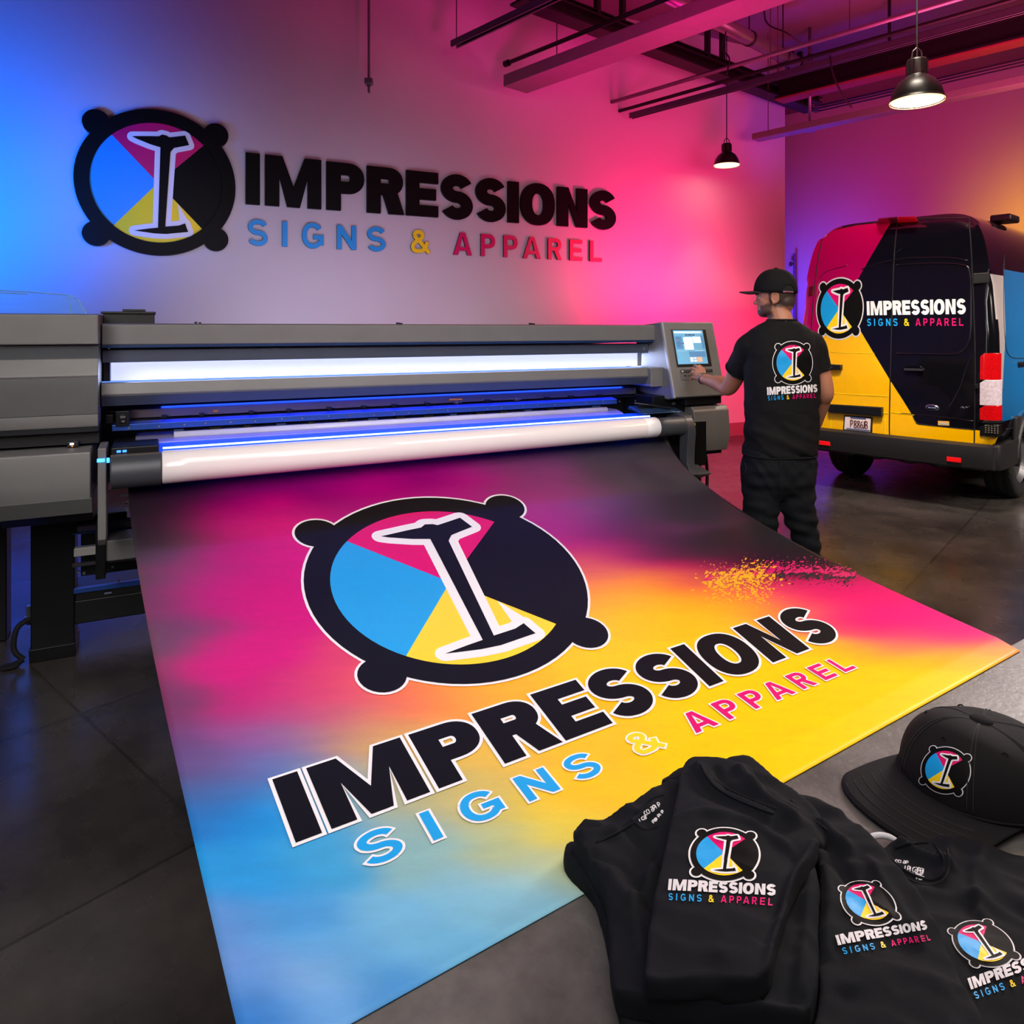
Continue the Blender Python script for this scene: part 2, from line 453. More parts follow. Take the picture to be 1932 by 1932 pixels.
# ---------- room ----------
def wall_mat(name, rgb):
    m = mat(name, rgb, .62, var=.05, scale=1.3, bump=.03, bscale=40); return m
WALLM = wall_mat('wall_paint', (205, 198, 208))
def floor_mat():
    m = bpy.data.materials.new('polished_concrete'); m.use_nodes = True; nt = m.node_tree; N = nt.nodes; Lk = nt.links
    b = N['Principled BSDF']; tc = N.new('ShaderNodeTexCoord')
    mp = N.new('ShaderNodeMapping'); mp.inputs['Rotation'].default_value = (0, 0, math.radians(41)); Lk.new(tc.outputs['Object'], mp.inputs[0])
    n1 = N.new('ShaderNodeTexNoise'); n1.inputs['Scale'].default_value = 1.6; n1.inputs['Detail'].default_value = 8; n1.inputs['Roughness'].default_value = .65
    Lk.new(mp.outputs[0], n1.inputs['Vector'])
    cr = N.new('ShaderNodeValToRGB'); cr.color_ramp.elements[0].position = .3; cr.color_ramp.elements[1].position = .75
    cr.color_ramp.elements[0].color = lin((38, 36, 36)); cr.color_ramp.elements[1].color = lin((84, 79, 76)); Lk.new(n1.outputs['Fac'], cr.inputs[0])
    br = N.new('ShaderNodeTexBrick'); br.offset = 0; br.inputs['Scale'].default_value = 1; br.inputs['Mortar Size'].default_value = .006; br.inputs['Brick Width'].default_value = 1.1; br.inputs['Row Height'].default_value = 1.1
    br.inputs['Color1'].default_value = (1, 1, 1, 1); br.inputs['Color2'].default_value = (.82, .82, .82, 1); br.inputs['Mortar'].default_value = (.5, .5, .5, 1)
    Lk.new(mp.outputs[0], br.inputs['Vector'])
    mx = N.new('ShaderNodeMix'); mx.data_type = 'RGBA'; mx.blend_type = 'MULTIPLY'; mx.inputs[0].default_value = 1
    Lk.new(cr.outputs[0], mx.inputs[6]); Lk.new(br.outputs['Color'], mx.inputs[7]); Lk.new(mx.outputs[2], b.inputs['Base Color'])
    n2 = N.new('ShaderNodeTexNoise'); n2.inputs['Scale'].default_value = 5; n2.inputs['Detail'].default_value = 5; Lk.new(tc.outputs['Object'], n2.inputs['Vector'])
    mr = N.new('ShaderNodeMapRange'); mr.inputs['To Min'].default_value = .16; mr.inputs['To Max'].default_value = .36; Lk.new(n2.outputs['Fac'], mr.inputs[0]); Lk.new(mr.outputs[0], b.inputs['Roughness'])
    bp = N.new('ShaderNodeBump'); bp.inputs['Strength'].default_value = .12; bp.inputs['Distance'].default_value = .01; Lk.new(n1.outputs['Fac'], bp.inputs['Height']); Lk.new(bp.outputs[0], b.inputs['Normal'])
    return m
WN = 4.52                       # sign wall, distance behind the printer front
UC = pn(1481, 600, WN)[0]       # its far end
def slab(name, a, b, th, z0, z1, m, side=1):
    a = Vector(a); b = Vector(b); d = (b-a).normalized(); n = Vector((-d.y, d.x))*th*side
    mb = MB(); mb.prismz([tuple(a), tuple(b), tuple(b+n), tuple(a+n)], z0, z1)
    return struct(mb.build(name, m))
wa = uw(-4.2, WN, 0).to_2d(); wb = uw(UC, WN, 0).to_2d()
slab('wall_back', wa, wb, .25, 0, 5.8, WALLM)
LV = Vector((.75, .66)).normalized(); WV = Vector((LV.y, -LV.x))   # van length / width directions
fc = LV*13.6
WALLR = wall_mat('far_wall_paint', (190, 180, 195))
slab('wall_right', fc-WV*11.0, fc+WV*4, .25, 0, 5.8, WALLR)
slab('wall_left', uw(-4.2, WN, 0).to_2d(), uw(-4.2, -6.5, 0).to_2d(), .2, 0, 5.8, WALLM, -1)
mb = MB(); mb.box(-10, 20, -4, 17, -.1, 0); struct(mb.build('floor', floor_mat()))
CEILM = mat('ceiling_deck', (120, 98, 108), .7, var=.1, scale=2)
mb = MB()
mb.box(-10, 20, -4, 17, 5.8, 5.9)
struct(mb.build('ceiling', CEILM))
mb = MB(); a = uw(-4.2, WN-.012, 0); b = uw(UC, WN-.012, 0)
mb.prismz([uw(-4.19, WN-.014, 0)[:2], uw(UC, WN-.014, 0)[:2], uw(UC, WN, 0)[:2], uw(-4.19, WN, 0)[:2]], 0, .19)
struct(mb.build('baseboard_back', mat('baseboard_pink_grey', (150, 90, 110), .5)))

# ---------- sign ----------
SM = lambda c: mat('sign_'+c, {'c': (24, 158, 240), 'y': (255, 222, 16), 'm': (215, 0, 100)}[c], .4, var=.04)
def raised(name, pieces, x0, z0, sx, sz, depth, label, cat, group, face, side=None, standoff=.012):
    """pieces in (x,y) unit space -> raised letter on the wall"""
    root = thing(name, label, cat, uw(x0, WN, z0), ANG, group)
    for nm, d0, d1, mt in ((('letter_body', standoff, depth, side or face), ('letter_face', depth, depth+.004, face)) if side else (('letter_body', standoff, depth, face),)):
        mb = MB()
        for ip, (outer, holes) in enumerate(pieces):
            if ip: d0 += .0004; d1 += .0006
            loops = [[Vector((x*sx, y*sz, 0)) for x, y in outer]]+[[Vector((x*sx, y*sz, 0)) for x, y in h] for h in holes]
            flat = [v for l in loops for v in l]; n = len(flat)
            tris = tessellate_polygon(loops)
            vs = [(v.x, -d0, v.y) for v in flat]+[(v.x, -d1, v.y) for v in flat]
            fs = [tuple(t) for t in tris]+[tuple(i+n for i in t[::-1]) for t in tris]
            o = 0
            for l in loops:
                k = len(l); fs += [(o+i, o+(i+1) % k, o+(i+1) % k+n, o+i+n) for i in range(k)]; o += k
            mb.add(vs, fs)
        mb.build(nm, mt, root)
    return root
ordn = ['first', 'second', 'third', 'fourth', 'fifth', 'sixth', 'seventh', 'eighth', 'ninth', 'tenth', 'eleventh']
def zat(zx, zy): return pn(130+zx/1.84, 180+zy/1.84, WN)[1]
Zb = zat(640, 382)
for i, (ch, ps) in enumerate(L1):
    a = U1[i][1]; cx = (U1[i][1]+U1[i][2])/2
    k = (a-U1[0][1])/TW
    zb = zat(612, 383)*(1-k)+zat(1893, 471)*k+.012
    zt = zat(612, 201)*(1-k)+zat(1893, 340)*k
    pp = [pmap(p, lambda q: ((q[0]*W1-(a-U1[0][1])), q[1])) for p in ps]
    raised('raised_letter', pp, a, zb, 1, zt-zb, .055, 'thick black raised letter %s, %s letter of the large upper wall word' % (ch, ordn[i]), 'sign letter', 'large black letters of the upper wall word', SIGNB)
for i, (ch, ps) in enumerate(L2):
    a = U2[i][1]; k = (a-U2[0][1])/W2
    zb = zat(620, 520)*(1-k)+zat(1845, 578)*k
    zt = zat(620, 432)*(1-k)+zat(1845, 507)*k
    c = 'c' if i < 5 else 'y' if i == 5 else 'm'
    cn = {'c': 'blue', 'y': 'yellow', 'm': 'magenta'}[c]
    lab = 'small yellow raised ampersand on the wall between the blue and magenta words' if i == 5 else \
        'small %s raised letter %s, %s letter of the %s word on the wall' % (cn, ch, ordn[i if i < 5 else i-6], cn)
    pp = [pmap(p, lambda q: ((q[0]*W2-(a-U2[0][1])), q[1])) for p in ps]
    raised('raised_ampersand' if i == 5 else 'raised_letter', pp, a, zb, 1, zt-zb, .035, lab, 'sign letter', None if i == 5 else 'small %s letters of the lower wall line' % cn, SM(c), SIGNB)
# round emblem
ue, ze = pn(298, 347, WN); Rw = .728
em = thing('round_wall_emblem', 'big round black raised emblem with pink, blue and yellow wedges left of the wall lettering', 'sign', uw(ue, WN, ze), ANG)
def solid(polys, d0, d1, nm, mt, parent=em, bevel=0.):
    mb = MB()
    for ip, (outer, holes) in enumerate(polys):
        if ip: d1 += .0006
        loops = [[Vector((x*Rw, y*Rw, 0)) for x, y in l] for l in [outer]+holes]
        flat = [v for l in loops for v in l]; n = len(flat); tris = tessellate_polygon(loops)
        fs = [tuple(t) for t in tris]+[tuple(i+n for i in t[::-1]) for t in tris]; o = 0
        for l in loops:
            k = len(l); fs += [(o+i, o+(i+1) % k, o+(i+1) % k+n, o+i+n) for i in range(k)]; o += k
        mb.add([(v.x, -d0, v.y) for v in flat]+[(v.x, -d1, v.y) for v in flat], fs)
    return mb.build(nm, mt, parent)
solid([(circ(0, 0, 1, 96), [circ(0, 0, .825, 96)])]+[(circ(x, y, BR_+.01, 36), []) for x, y in BUMPS], .01, .085, 'outer_ring', SIGNB)
solid([(circ(0, 0, .83, 96), [])], .01, .055, 'black_disc', SIGNB)
r = .82
solid([([(0, 0)]+ell2(0, 0, r, r, 45, 133, 20), [])], .055, .058, 'magenta_wedge', SM('m'))
solid([([(0, 0)]+ell2(0, 0, r, r, 133, 229, 22), [])], .055, .058, 'blue_wedge', SM('c'))
solid([([(0, 0)]+ell2(0, 0, r, r, 229, 313, 20), [])], .055, .058, 'yellow_wedge', SM('y'))
solid([(offs_round(TOOL, .068), []), (SPIKE, [])], .058, .068, 'white_outline', P_WHITE)
solid([(TOOL, [])], .068, .078, 'black_tool_figure', SIGNB)
# ---------- ceiling hardware ----------
DC = Vector((.671, -.741, 0))            # runs toward the viewer's right
DX = Vector((.741, .671, 0))
CRM = math.atan2(DC.y, DC.x)
def member(name, label, cat, px, py, h, length, w, t, m, group=None, shape='box', under=None, cap_m=None, back=0.):
    """long ceiling member; (px,py) is its visible end, lower edge at height h"""
    p = pixh(px, py, h)
    root = thing(name, label, cat, p, CRM, group)
    mb = MB()
    if shape == 'box': mb.box(-back, length, -w/2, w/2, 0, t)
    elif shape == 'chan':
        e = .004; mb.box(-back, length, -w/2, w/2, t-e, t); mb.box(-back, length, -w/2, -w/2+e, 0, t); mb.box(-back, length, w/2-e, w/2, 0, t)
        mb.box(-back, length, -w/2, -w/2+w*.25, 0, e); mb.box(-back, length, w/2-w*.25, w/2, 0, e)
    elif shape == 'pipe': mb.tube([(-back, 0, t/2), (length, 0, t/2)], t/2, 14)
    elif shape == 'I':
        e = t*.1; mb.box(-back, length, -w/2, w/2, 0, e); mb.box(-back, length, -w/2, w/2, t-e, t); mb.box(-back, length, -w*.06, w*.06, e, t-e)
    body = mb.build({'box': 'beam_body', 'chan': 'channel_body', 'pipe': 'pipe_body', 'I': 'beam_body'}[shape], m, root, smooth=(shape == 'pipe'), bevel=(.006 if shape == 'box' else 0))
    if shape == 'pipe':
        m2 = MB(); m2.tube([(-.02, 0, t/2), (.05, 0, t/2)], t*.78, 14); m2.build('pipe_end_cap', m, root)
    return root
def rods(root, xs, top, r=.006, m=None, y=0):
    for x in xs:
        mb = MB(); z0 = root.location.z
        mb.tube([(x, y, 0), (x, y, top-z0)], r, 8); mb.build('hanger_rod', m or DULL, root)
STRUT = mat('strut_metal', (92, 88, 100), .38, .6); DARKB = mat('dark_beam', (24, 20, 24), .5, .3); PAINTG = mat('painted_metal_grey', (120, 112, 110), .45, .2)
PIPEG = mat('galvanised_pipe', (140, 132, 140), .35, .7)
TOP = 5.8
b1 = member('ceiling_duct', 'wide boxed metal duct with pink glowing underside hanging across the upper middle', 'duct', 972, 170, 4.45, 6.2, .38, .14, PAINTG)
rods(b1, (.7, 2.6, 4.6), TOP)
s1 = member('ceiling_strut', 'short dark metal channel hanging left of the boxed duct, top centre', 'metal strut', 856, 90, 4.75, 5.2, .09, .07, STRUT, 'struts under the ceiling', 'chan')
rods(s1, (.05, 3.), TOP)
p1 = member('ceiling_pipe', 'thin black pipe just behind the boxed duct, open end left', 'pipe', 955, 124, 4.75, 5.5, .05, .05, DARKB, 'thin pipes under the ceiling', 'pipe')
rods(p1, (2.2, 4.2), TOP)
p2 = member('ceiling_pipe', 'grey metal pipe, upper one of the three parallel runs over the far lamp', 'pipe', 1128, 204, 4.6, 6.5, .05, .05, PIPEG, 'thin pipes under the ceiling', 'pipe')
rods(p2, (.12, 3.4), TOP)
p3 = member('ceiling_pipe', 'thin black pipe, middle one of the three parallel runs over the far lamp', 'pipe', 1146, 219, 4.5, 7.5, .045, .045, DARKB, 'thin pipes under the ceiling', 'pipe')
rods(p3, (2.4, 5.), TOP)
s2 = member('ceiling_strut', 'dark channel with purple sheen, lowest of three parallel runs over the far lamp', 'metal strut', 1190, 224, 4.4, 8.2, .07, .07, STRUT, 'struts under the ceiling', 'chan')
rods(s2, (2.1, 5.6), TOP)
s3 = member('low_ceiling_beam', 'long low grey beam with blue and purple underside, right of the far lamp', 'beam', 1425, 266, 4.3, 9.5, .20, .09, PAINTG)
rods(s3, (.2, 3.3, 6.6), TOP)
for k in (0, 1, 2):
    q = member('ceiling_conduit', ['lowest', 'middle', 'topmost'][k]+' of three thin conduits running above the low grey beam at right', 'pipe', 1540, 212-k*5, 4.78+k*.07, 8.5, .02, .022, STRUT, 'thin conduits above the low beam', 'pipe')
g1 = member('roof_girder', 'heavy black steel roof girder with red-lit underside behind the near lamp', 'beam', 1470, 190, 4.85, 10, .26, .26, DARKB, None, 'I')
m2 = MB(); m2.box(0, 10, -.125, .125, -.02, 0); m2.build('girder_underside', mat('painted_red_light', (140, 40, 52), .5), g1)  # red light on the girder's underside, painted on as a red plate
rods(g1, (1.5, 5.), TOP, .02, DARKB)
# girder along the other axis
def cross(name, label, a, b, ha, w, t, m, group=None):
    pa = pixh(a[0], a[1], ha); pb = pixh(b[0], b[1], ha); d = pb-pa
    root = thing(name, label, 'beam', pa, math.atan2(d.y, d.x), group)
    e = t*.16; L = d.length; mb = MB()
    mb.box(0, L, -w/2, w/2, 0, e); mb.box(0, L, -w/2, w/2, t-e, t); mb.box(0, L, -.01, .01, e, t-e)
    mb.build('beam_body', m, root)
    for x in (L*.2, L*.55, L*.9):
        mb = MB(); mb.box(x-.03, x+.03, -.03, .03, t, TOP-ha); mb.build('beam_hanger', m, root)
    return root
cross('roof_beam', 'black steel roof beam running diagonally down to the room corner', (975, 5), (1530, 212), 4.95, .22, .16, DARKB, 'black diagonal roof beams')
cross('roof_beam', 'thinner black roof beam just above the diagonal one', (1040, 5), (1545, 196), 5.12, .12, .09, DARKB, 'black diagonal roof beams')
# round duct
pa = pixh(1310, 18, 5.1); pb = pixh(1500, 118, 5.1)
t = thing('round_duct', 'shiny round metal duct high up between the boxed duct and the far lamp', 'duct', pa)
mb = MB(); d = pb-pa; mb.tube([-d*.25, d], .085, 24); mb.build('duct_tube', PIPEG, t, smooth=True)
for k in (.12, .5, .86):
    mb = MB(); q = d*k; tt = d.normalized(); mb.tube([q-tt*.02, q+tt*.02], .095, 24); mb.build('duct_clamp', DARKB, t, smooth=True)
    mb = MB(); mb.tube([q, q+V(0, 0, TOP-5.1)], .008, 8); mb.build('hanger_rod', DARKB, t)
# vertical conduit with foot plate
p = pixh(1528, 247, 4.35); t = thing('drop_pole', 'upright grey metal pole hanging in front of the low beam, small plate at its foot', 'pole', p)
mb = MB(); mb.tube([(0, 0, 0), (0, 0, TOP-p.z)], .022, 14); mb.build('pole_tube', PIPEG, t, smooth=True)
mb = MB(); mb.lathe([(0, -.012), (.085, -.01), (.09, 0), (.03, .012), (.024, .03)], seg=28); mb.build('foot_plate', PIPEG, t, smooth=True)
for z in (.8, 1.0):
    mb = MB(); mb.tube([(0, 0, z), (0, 0, z+.07)], .035, 14); mb.build('pole_collar', DARKB, t)
# hanging cable socket on wall
q = uw(pn(696, 160, 4.3)[0], 4.3, pn(696, 160, 4.3)[1])
t = thing('hanging_socket', 'small metal socket box hanging on a thin conduit from the ceiling at top left', 'socket', q)
mb = MB(); mb.tube([(0, 0, .07), (0, 0, TOP-q.z)], .012, 10); mb.build('conduit', PIPEG, t)
mb = MB(); mb.box(-.012, .012, -.02, .02, TOP-q.z-1.6, TOP-q.z-.55); mb.build('conduit_sleeve', PIPEG, t, bevel=.004)
mb = MB(); mb.box(-.045, .045, -.04, .04, 0, .07); mb.build('socket_box', PIPEG, t, bevel=.01)
mb = MB(); mb.tube([(0, 0, -.02), (0, 0, 0)], .02, 12); mb.build('socket_outlet', BLK, t)
# loose wires
def wire(pts, label, h0):
    t = MB(); P = [pix(x, y, z) for x, y, z in pts]; t.tube(catmull(P, 8), .009, 8)
    o = t.build('ceiling_wire', BLK, None, smooth=True); tag(o, label, 'wire', 'loose wires under the ceiling'); return o
wire([(1370, 60, 8.4), (1362, 90, 8.4), (1376, 110, 8.3), (1371, 140, 8.3)], 'short black wire curling down above the far lamp', 0)
wire([(1566, 105, 7.6), (1572, 140, 7.6), (1590, 180, 7.6), (1608, 204, 7.6)], 'black wire slanting down to the low beam, left of the near lamp', 0)
wire([(1445, -20, 8.), (1445, 40, 8.), (1484, 62, 7.8), (1512, 82, 7.8)], 'black wire dropping from the ceiling, right of the round duct', 0)
# ---------- pendant lamps ----------
SHADE = mat('lamp_black', (20, 19, 18), .35, .3)
def pendant(px, py, Z, r, label, en=130, sz=2.3):
    p = pix(px, py, Z); t = thing('pendant_lamp', label, 'lamp', p, 0, 'black dome pendant lamps')
    mb = MB(); k = r/.175
    out = [(.175, 0), (.172, .03), (.155, .09), (.12, .145), (.08, .175), (.066, .185), (.066, .19), (.066, .29), (.06, .305), (.0, .31)]
    inn = [(.0, .16), (.07, .16), (.115, .13), (.148, .085), (.166, .03), (.17, 0), (.175, 0)]
    mb.lathe([(a*k, b*k) for a, b in inn+out], seg=48); mb.build('lamp_shade', SHADE, t, smooth=True)
    for kk in range(8):
        a = kk*PI/4; c = Vector((math.cos(a), math.sin(a), 0))*.068*k
        m3 = MB(); m3.box(c.x-.004, c.x+.004, c.y-.004, c.y+.004, .2*k, .29*k); m3.build('cooling_fin', SHADE, t)
    mb = MB(); mb.lathe([(0, -.004*k), (.1*k, -.002*k), (.166*k, .006*k), (.155*k, .06*k), (0, .07*k)], seg=40)
    mb.build('glowing_diffuser', mat('lamp_glow', (255, 244, 225), .4, emit=(255, 240, 214), es=9.), t, smooth=True)
    mb = MB(); mb.lathe([(.176*k, -.004), (.178*k, .004), (.172*k, .006), (.17*k, -.002)], seg=48); mb.build('shade_rim', mat('rim_glow', (250, 230, 170), .3, emit=(255, 225, 150), es=1.2), t, smooth=True)
    mb = MB(); mb.tube([(0, 0, .3*k), (0, 0, TOP-p.z)], .007, 8)
    mb.build('lamp_cord', BLK, t)
    mb = MB(); mb.tube([(-.04*k, 0, .3*k), (-.03*k, 0, .36*k), (0, 0, .39*k), (.03*k, 0, .36*k), (.04*k, 0, .3*k)], .006, 8); mb.build('hanging_loop', BLK, t)
    ld = bpy.data.lights.new('pendant_light', 'SPOT'); ld.energy = en; ld.color = (1, .86, .66); ld.spot_size = sz; ld.spot_blend = .6; ld.shadow_soft_size = .12
    lo = bpy.data.objects.new('pendant_light', ld); COL.objects.link(lo); lo.location = p+V(0, 0, -.03)
pendant(1730, 192, 4.96, .166, 'nearer larger-looking black dome pendant lamp above the van')
pendant(1371, 312, 10., .17, 'farther small black dome pendant lamp above the man', 30, 1.2)
# wall pole behind the man
q = pix(1499, 650, 13.0)
qd = Vector(q); L0 = (LV*13.45)
t = None
s = 13.45/(LV.dot(Vector(((1499-CX)/F, 1))))
q = pix(1499, 620, s)
t = thing('wall_pipe', 'thin upright metal pipe on the far wall behind the man, with a small valve', 'pipe', (q.x, q.y, 0))
zt = H+(620-478)/F*s
mb = MB(); mb.tube([(0, 0, 0), (0, 0, zt)], .022, 12); mb.build('pipe_tube', mat('blue_grey_pipe', (90, 90, 150), .4, .5), t)
mb = MB(); z = H+(620-498)/F*s; mb.tube([(0, 0, z), (-.07, 0, z+.01)], .02, 10); mb.tube([(-.05, 0, z), (-.09, 0, z)], .045, 10); mb.build('valve', DULL, t)
# ---------- printer ----------
pr = thing('wide_format_printer', 'long grey wide format printer with glowing white strip and blue lit interior', 'printer', (OX, OY, 0), ANG)
def P(nm, m, fn, bevel=0., smooth=False, parent=None):
    mb = MB(); fn(mb); return mb.build(nm, m, parent or pr, bevel, smooth)
U0, U1_ = .005, 3.05
# core behind everything
P('main_chassis', BLK, lambda b: (b.prism([(.32, .84), (.32, 1.47), (.85, 1.47), (.85, .84)], -.9, 3.5)))
P('top_cover', GREYM, lambda b: b.prism([(.10, 1.508), (.10, 1.598), (.125, 1.604), (.85, 1.600), (.85, 1.47), (.115, 1.50)], U0, 3.10), .004)
P('top_cover_lip', mat('blue_lip', (20, 50, 96), .4, .3), lambda b: b.box(U0, 3.10, .106, .16, 1.493, 1.508))
P('upper_inner_panel', PANB, lambda b: b.prism([(.14, 1.424), (.14, 1.482), (.32, 1.482), (.32, 1.424)], U0, 3.07), .002)
P('light_strip', mat('strip_glow', (235, 238, 255), .5, emit=(226, 232, 255), es=.8), lambda b: b.box(.034, 3.172, .285, .30, 1.332, 1.421))
P('strip_edge_glow', mat('strip_blue', (40, 60, 230), .5, emit=(60, 100, 255), es=2.2), lambda b: (b.box(.03, 3.175, .278, .286, 1.325, 1.331), b.box(.03, 3.175, .278, .286, 1.421, 1.4235), b.box(.0285, .034, .278, .286, 1.33, 1.422)))
P('strip_end_block', BLK, lambda b: (b.box(.005, .034, .2, .32, 1.33, 1.424)), .003)
P('front_cover', GREYM, lambda b: b.prism([(.28, 1.328), (.10, 1.339), (.055, 1.335), (.045, 1.285), (.075, 1.235), (.28, 1.228)], U0, 3.00), .003)
P('front_cover_lower_face', PANB, lambda b: b.prism([(.047, 1.276), (.072, 1.232), (.09, 1.232), (.06, 1.28)], U0+.002, 2.998))
P('cover_edge_light', mat('thin_blue', (60, 100, 230), .5, emit=(90, 140, 255), es=1.5), lambda b: b.box(U0, 3.0, .09, .096, 1.3385, 1.3415))
P('right_cover_block', GREYM, lambda b: b.prism([(.02, 1.335), (.02, 1.215), (.3, 1.215), (.3, 1.335)], 3.0, 3.22), .006)
P('upper_rail', DULL, lambda b: b.prism([(.20, 1.158), (.20, 1.198), (.24, 1.205), (.3, 1.2), (.3, 1.15)], .02, 3.02), .002)
P('thin_rail', BLKM, lambda b: (b.box(.02, 3.02, .17, .18, 1.145, 1.152)), 0)
P('carriage_rail', mat('blue_anodised', (60, 100, 200), .3, .7), lambda b: b.prism([(.10, 1.114), (.10, 1.142), (.16, 1.150), (.16, 1.11)], .045, 2.80), .002)
for k in range(26):
    u = .12+k*.112+random.uniform(-.02, .02)
    P('rail_screw', STEEL, lambda b: b.lathe([(0, .097), (.0045, .097), (.0045, .101)], (u, 0, 1.128+random.uniform(-.004, .004)), 8, 'y'))
for k in range(16):
    u = .3+k*.155
    w = random.uniform(.03, .06)
    P('pinch_roller_block', BLKM if k % 3 else mat('dim_blue', (28, 50, 96), .4), lambda b: (b.box(u, u+w, .11, .16, 1.082, 1.106), b.box(u+.008, u+w-.008, .10, .11, 1.087, 1.099)), .002)
for k in range(14):
    u = .25+k*.19+random.uniform(-.03, .03)
    P('sensor_bracket', random.choice([DULL, BLKM, BLKM]), lambda b: (b.box(u, u+.022, .165, .2, 1.155, 1.17), b.box(u+.03, u+.04, .17, .2, 1.158, 1.164)), .001)
P('print_carriage', BLKM, lambda b: (b.box(.06, .115, .09, .22, 1.135, 1.205), b.box(.075, .10, .08, .09, 1.15, 1.19), b.box(.02, .05, .1, .2, 1.15, 1.19)), .003)
P('carriage_plate', STEEL, lambda b: (b.box(.078, .10, .078, .081, 1.175, 1.183), b.box(.085, .097, .078, .081, 1.155, 1.163)))
P('warning_sticker', mat('orange', (220, 120, 20), .5), lambda b: (b.box(1.72, 1.80, .193, .199, 1.172, 1.182), b.box(.48, .5, .193, .199, 1.17, 1.18)))
P('platen', mat('platen_lavender', (150, 148, 190), .35, .4), lambda b: b.prism([(.10, 1.078), (.03, 1.062), (.03, 1.05), (.3, 1.05), (.3, 1.078)], .14, 2.80), .002)
P('platen_roller', mat('pale_roller', (190, 188, 205), .35), lambda b: b.tube([(.3, .10, 1.077), (2.72, .10, 1.077)], .02, 20), smooth=True)
P('drying_panel', mat('drying_blue', (30, 90, 235), .35, .2, emit=(20, 80, 255), es=.35), lambda b: b.prism([(.03, 1.058), (-.12, 1.036), (-.12, 1.02), (.03, 1.03)], .235, 2.93), 0)
P('uv_light_tube', mat('tube_glow', (200, 225, 255), .4, emit=(150, 195, 255), es=2.6), lambda b: b.tube([(.25, -.098, 1.052), (2.9, -.098, 1.052)], .0045, 8))
P('right_tray', mat('glossy_tray', (50, 78, 110), .12, .4), lambda b: b.prism([(.06, 1.10), (-.09, 1.068), (-.09, 1.062), (.08, 1.08)], 2.86, 3.16), .003)
P('tray_latch', BLK, lambda b: (b.box(2.9, 3.1, .0, .03, 1.09, 1.105), b.tube([(2.88, .03, 1.12), (2.95, -.02, 1.11), (3.1, -.05, 1.085)], .006)), 0)
P('left_inner_block', BLKM, lambda b: (b.box(.05, .235, -.13, .2, 1.035, 1.072)), .006)
P('left_indicator', mat('led_blue', (60, 140, 255), .4, emit=(60, 140, 255), es=1.6), lambda b: (b.box(.072, .088, -.132, -.129, 1.05, 1.06), b.box(.094, .11, -.132, -.129, 1.05, 1.06)))
P('bracket_light', mat('led_cyan', (90, 200, 255), .4, emit=(40, 140, 255), es=5.), lambda b: (b.box(.0, .028, -.152, -.148, 1.018, 1.032), b.box(.036, .046, -.16, -.15, 1.015, 1.034)))
P('left_side_bracket', GREYM, lambda b: b.prism([(-.148, 1.075), (-.15, .69), (-.12, .66), (.0, .68), (.06, 1.075)], .002, .034), .004)
P('left_roll_sleeve', GREYD, lambda b: b.lathe([(.0, .05), (.066, .05), (.071, .055), (.071, .242), (.06, .245), (0, .245)], (0, -.15, .972), 40, 'x'), smooth=False, bevel=.002)
P('sleeve_highlight_rail', DULL, lambda b: b.box(.05, .24, -.165, -.15, 1.04, 1.046), 0)
P('right_roll_sleeve', GREYD, lambda b: b.lathe([(0, 2.905), (.056, 2.905), (.056, 3.09), (.06, 3.10), (0, 3.11)], (0, -.15, .99), 36, 'x'), smooth=False, bevel=.002)
def arm(b, u0, u1, off=0.):
    pf = [(.03, 1.06), (-.10, 1.065), (-.17, 1.045), (-.2, 1.01), (-.215, .96), (-.205, .86), (-.2, .77), (-.235, .70), (-.20, .69), (-.13, .78), (-.13, .98), (-.10, 1.0), (.03, 1.0)]
    b.prism([(a+off, z) for a, z in pf], u0, u1)
P('right_swing_arm', GREYD, lambda b: arm(b, 3.10, 3.16, 0), .004)
P('right_lower_mount', BLKM, lambda b: (b.box(3.0, 3.35, .0, .3, .84, 1.16), b.box(3.2, 3.34, -.1, .2, .72, 1.0), b.box(2.95, 3.3, .02, .1, .68, .70)), .005)
P('mount_details', STEEL, lambda b: (b.box(3.14, 3.16, -.02, -.005, 1.10, 1.115), b.box(3.22, 3.30, -.13, -.11, .66, .675), b.box(3.2, 3.215, -.11, -.1, 1.03, 1.04), b.box(2.98, 2.99, -.03, 0, .88, .89)), .002)
P('mount_cover', GREYD, lambda b: b.prism([(-.1, .73), (-.22, .70), (-.22, .69), (-.1, .64), (.0, .64), (.0, .73)], 3.13, 3.27), .003)
P('yellow_sticker', mat('stick_y', (210, 200, 30), .5), lambda b: b.box(3.235, 3.25, -.102, -.1, .975, .99))
# console
co = thing  # noqa
def para(b, pts, y0, y1): pass
FA = [(.02, 1.622), (-.10, 1.155), (-.03, 1.135), (.3, 1.17), (.3, 1.60)]
P('console_housing', GREYM, lambda b: b.prism(FA, 3.09, 3.50), .008)
P('console_side_trim', mat('light_trim', (150, 150, 158), .4, .2), lambda b: b.prism([(.022, 1.624), (-.104, 1.153), (-.085, 1.148), (.04, 1.622)], 3.082, 3.094), .002)
def fpt(u, w, d=0.):   # point on the sloped console face; w 0 bottom..1 top
    n = -.10+(.12)*w; z = 1.155+.467*w
    return (u, n-.968*d, z+.249*d)
def fquad(b, u0, u1, w0, w1, d0, d1):
    v = [fpt(u0, w0, d0), fpt(u1, w0, d0), fpt(u1, w1, d0), fpt(u0, w1, d0), fpt(u0, w0, d1), fpt(u1, w0, d1), fpt(u1, w1, d1), fpt(u0, w1, d1)]
    b.add(v, [(0, 3, 2, 1), (4, 5, 6, 7), (0, 1, 5, 4), (1, 2, 6, 5), (2, 3, 7, 6), (3, 0, 4, 7)])
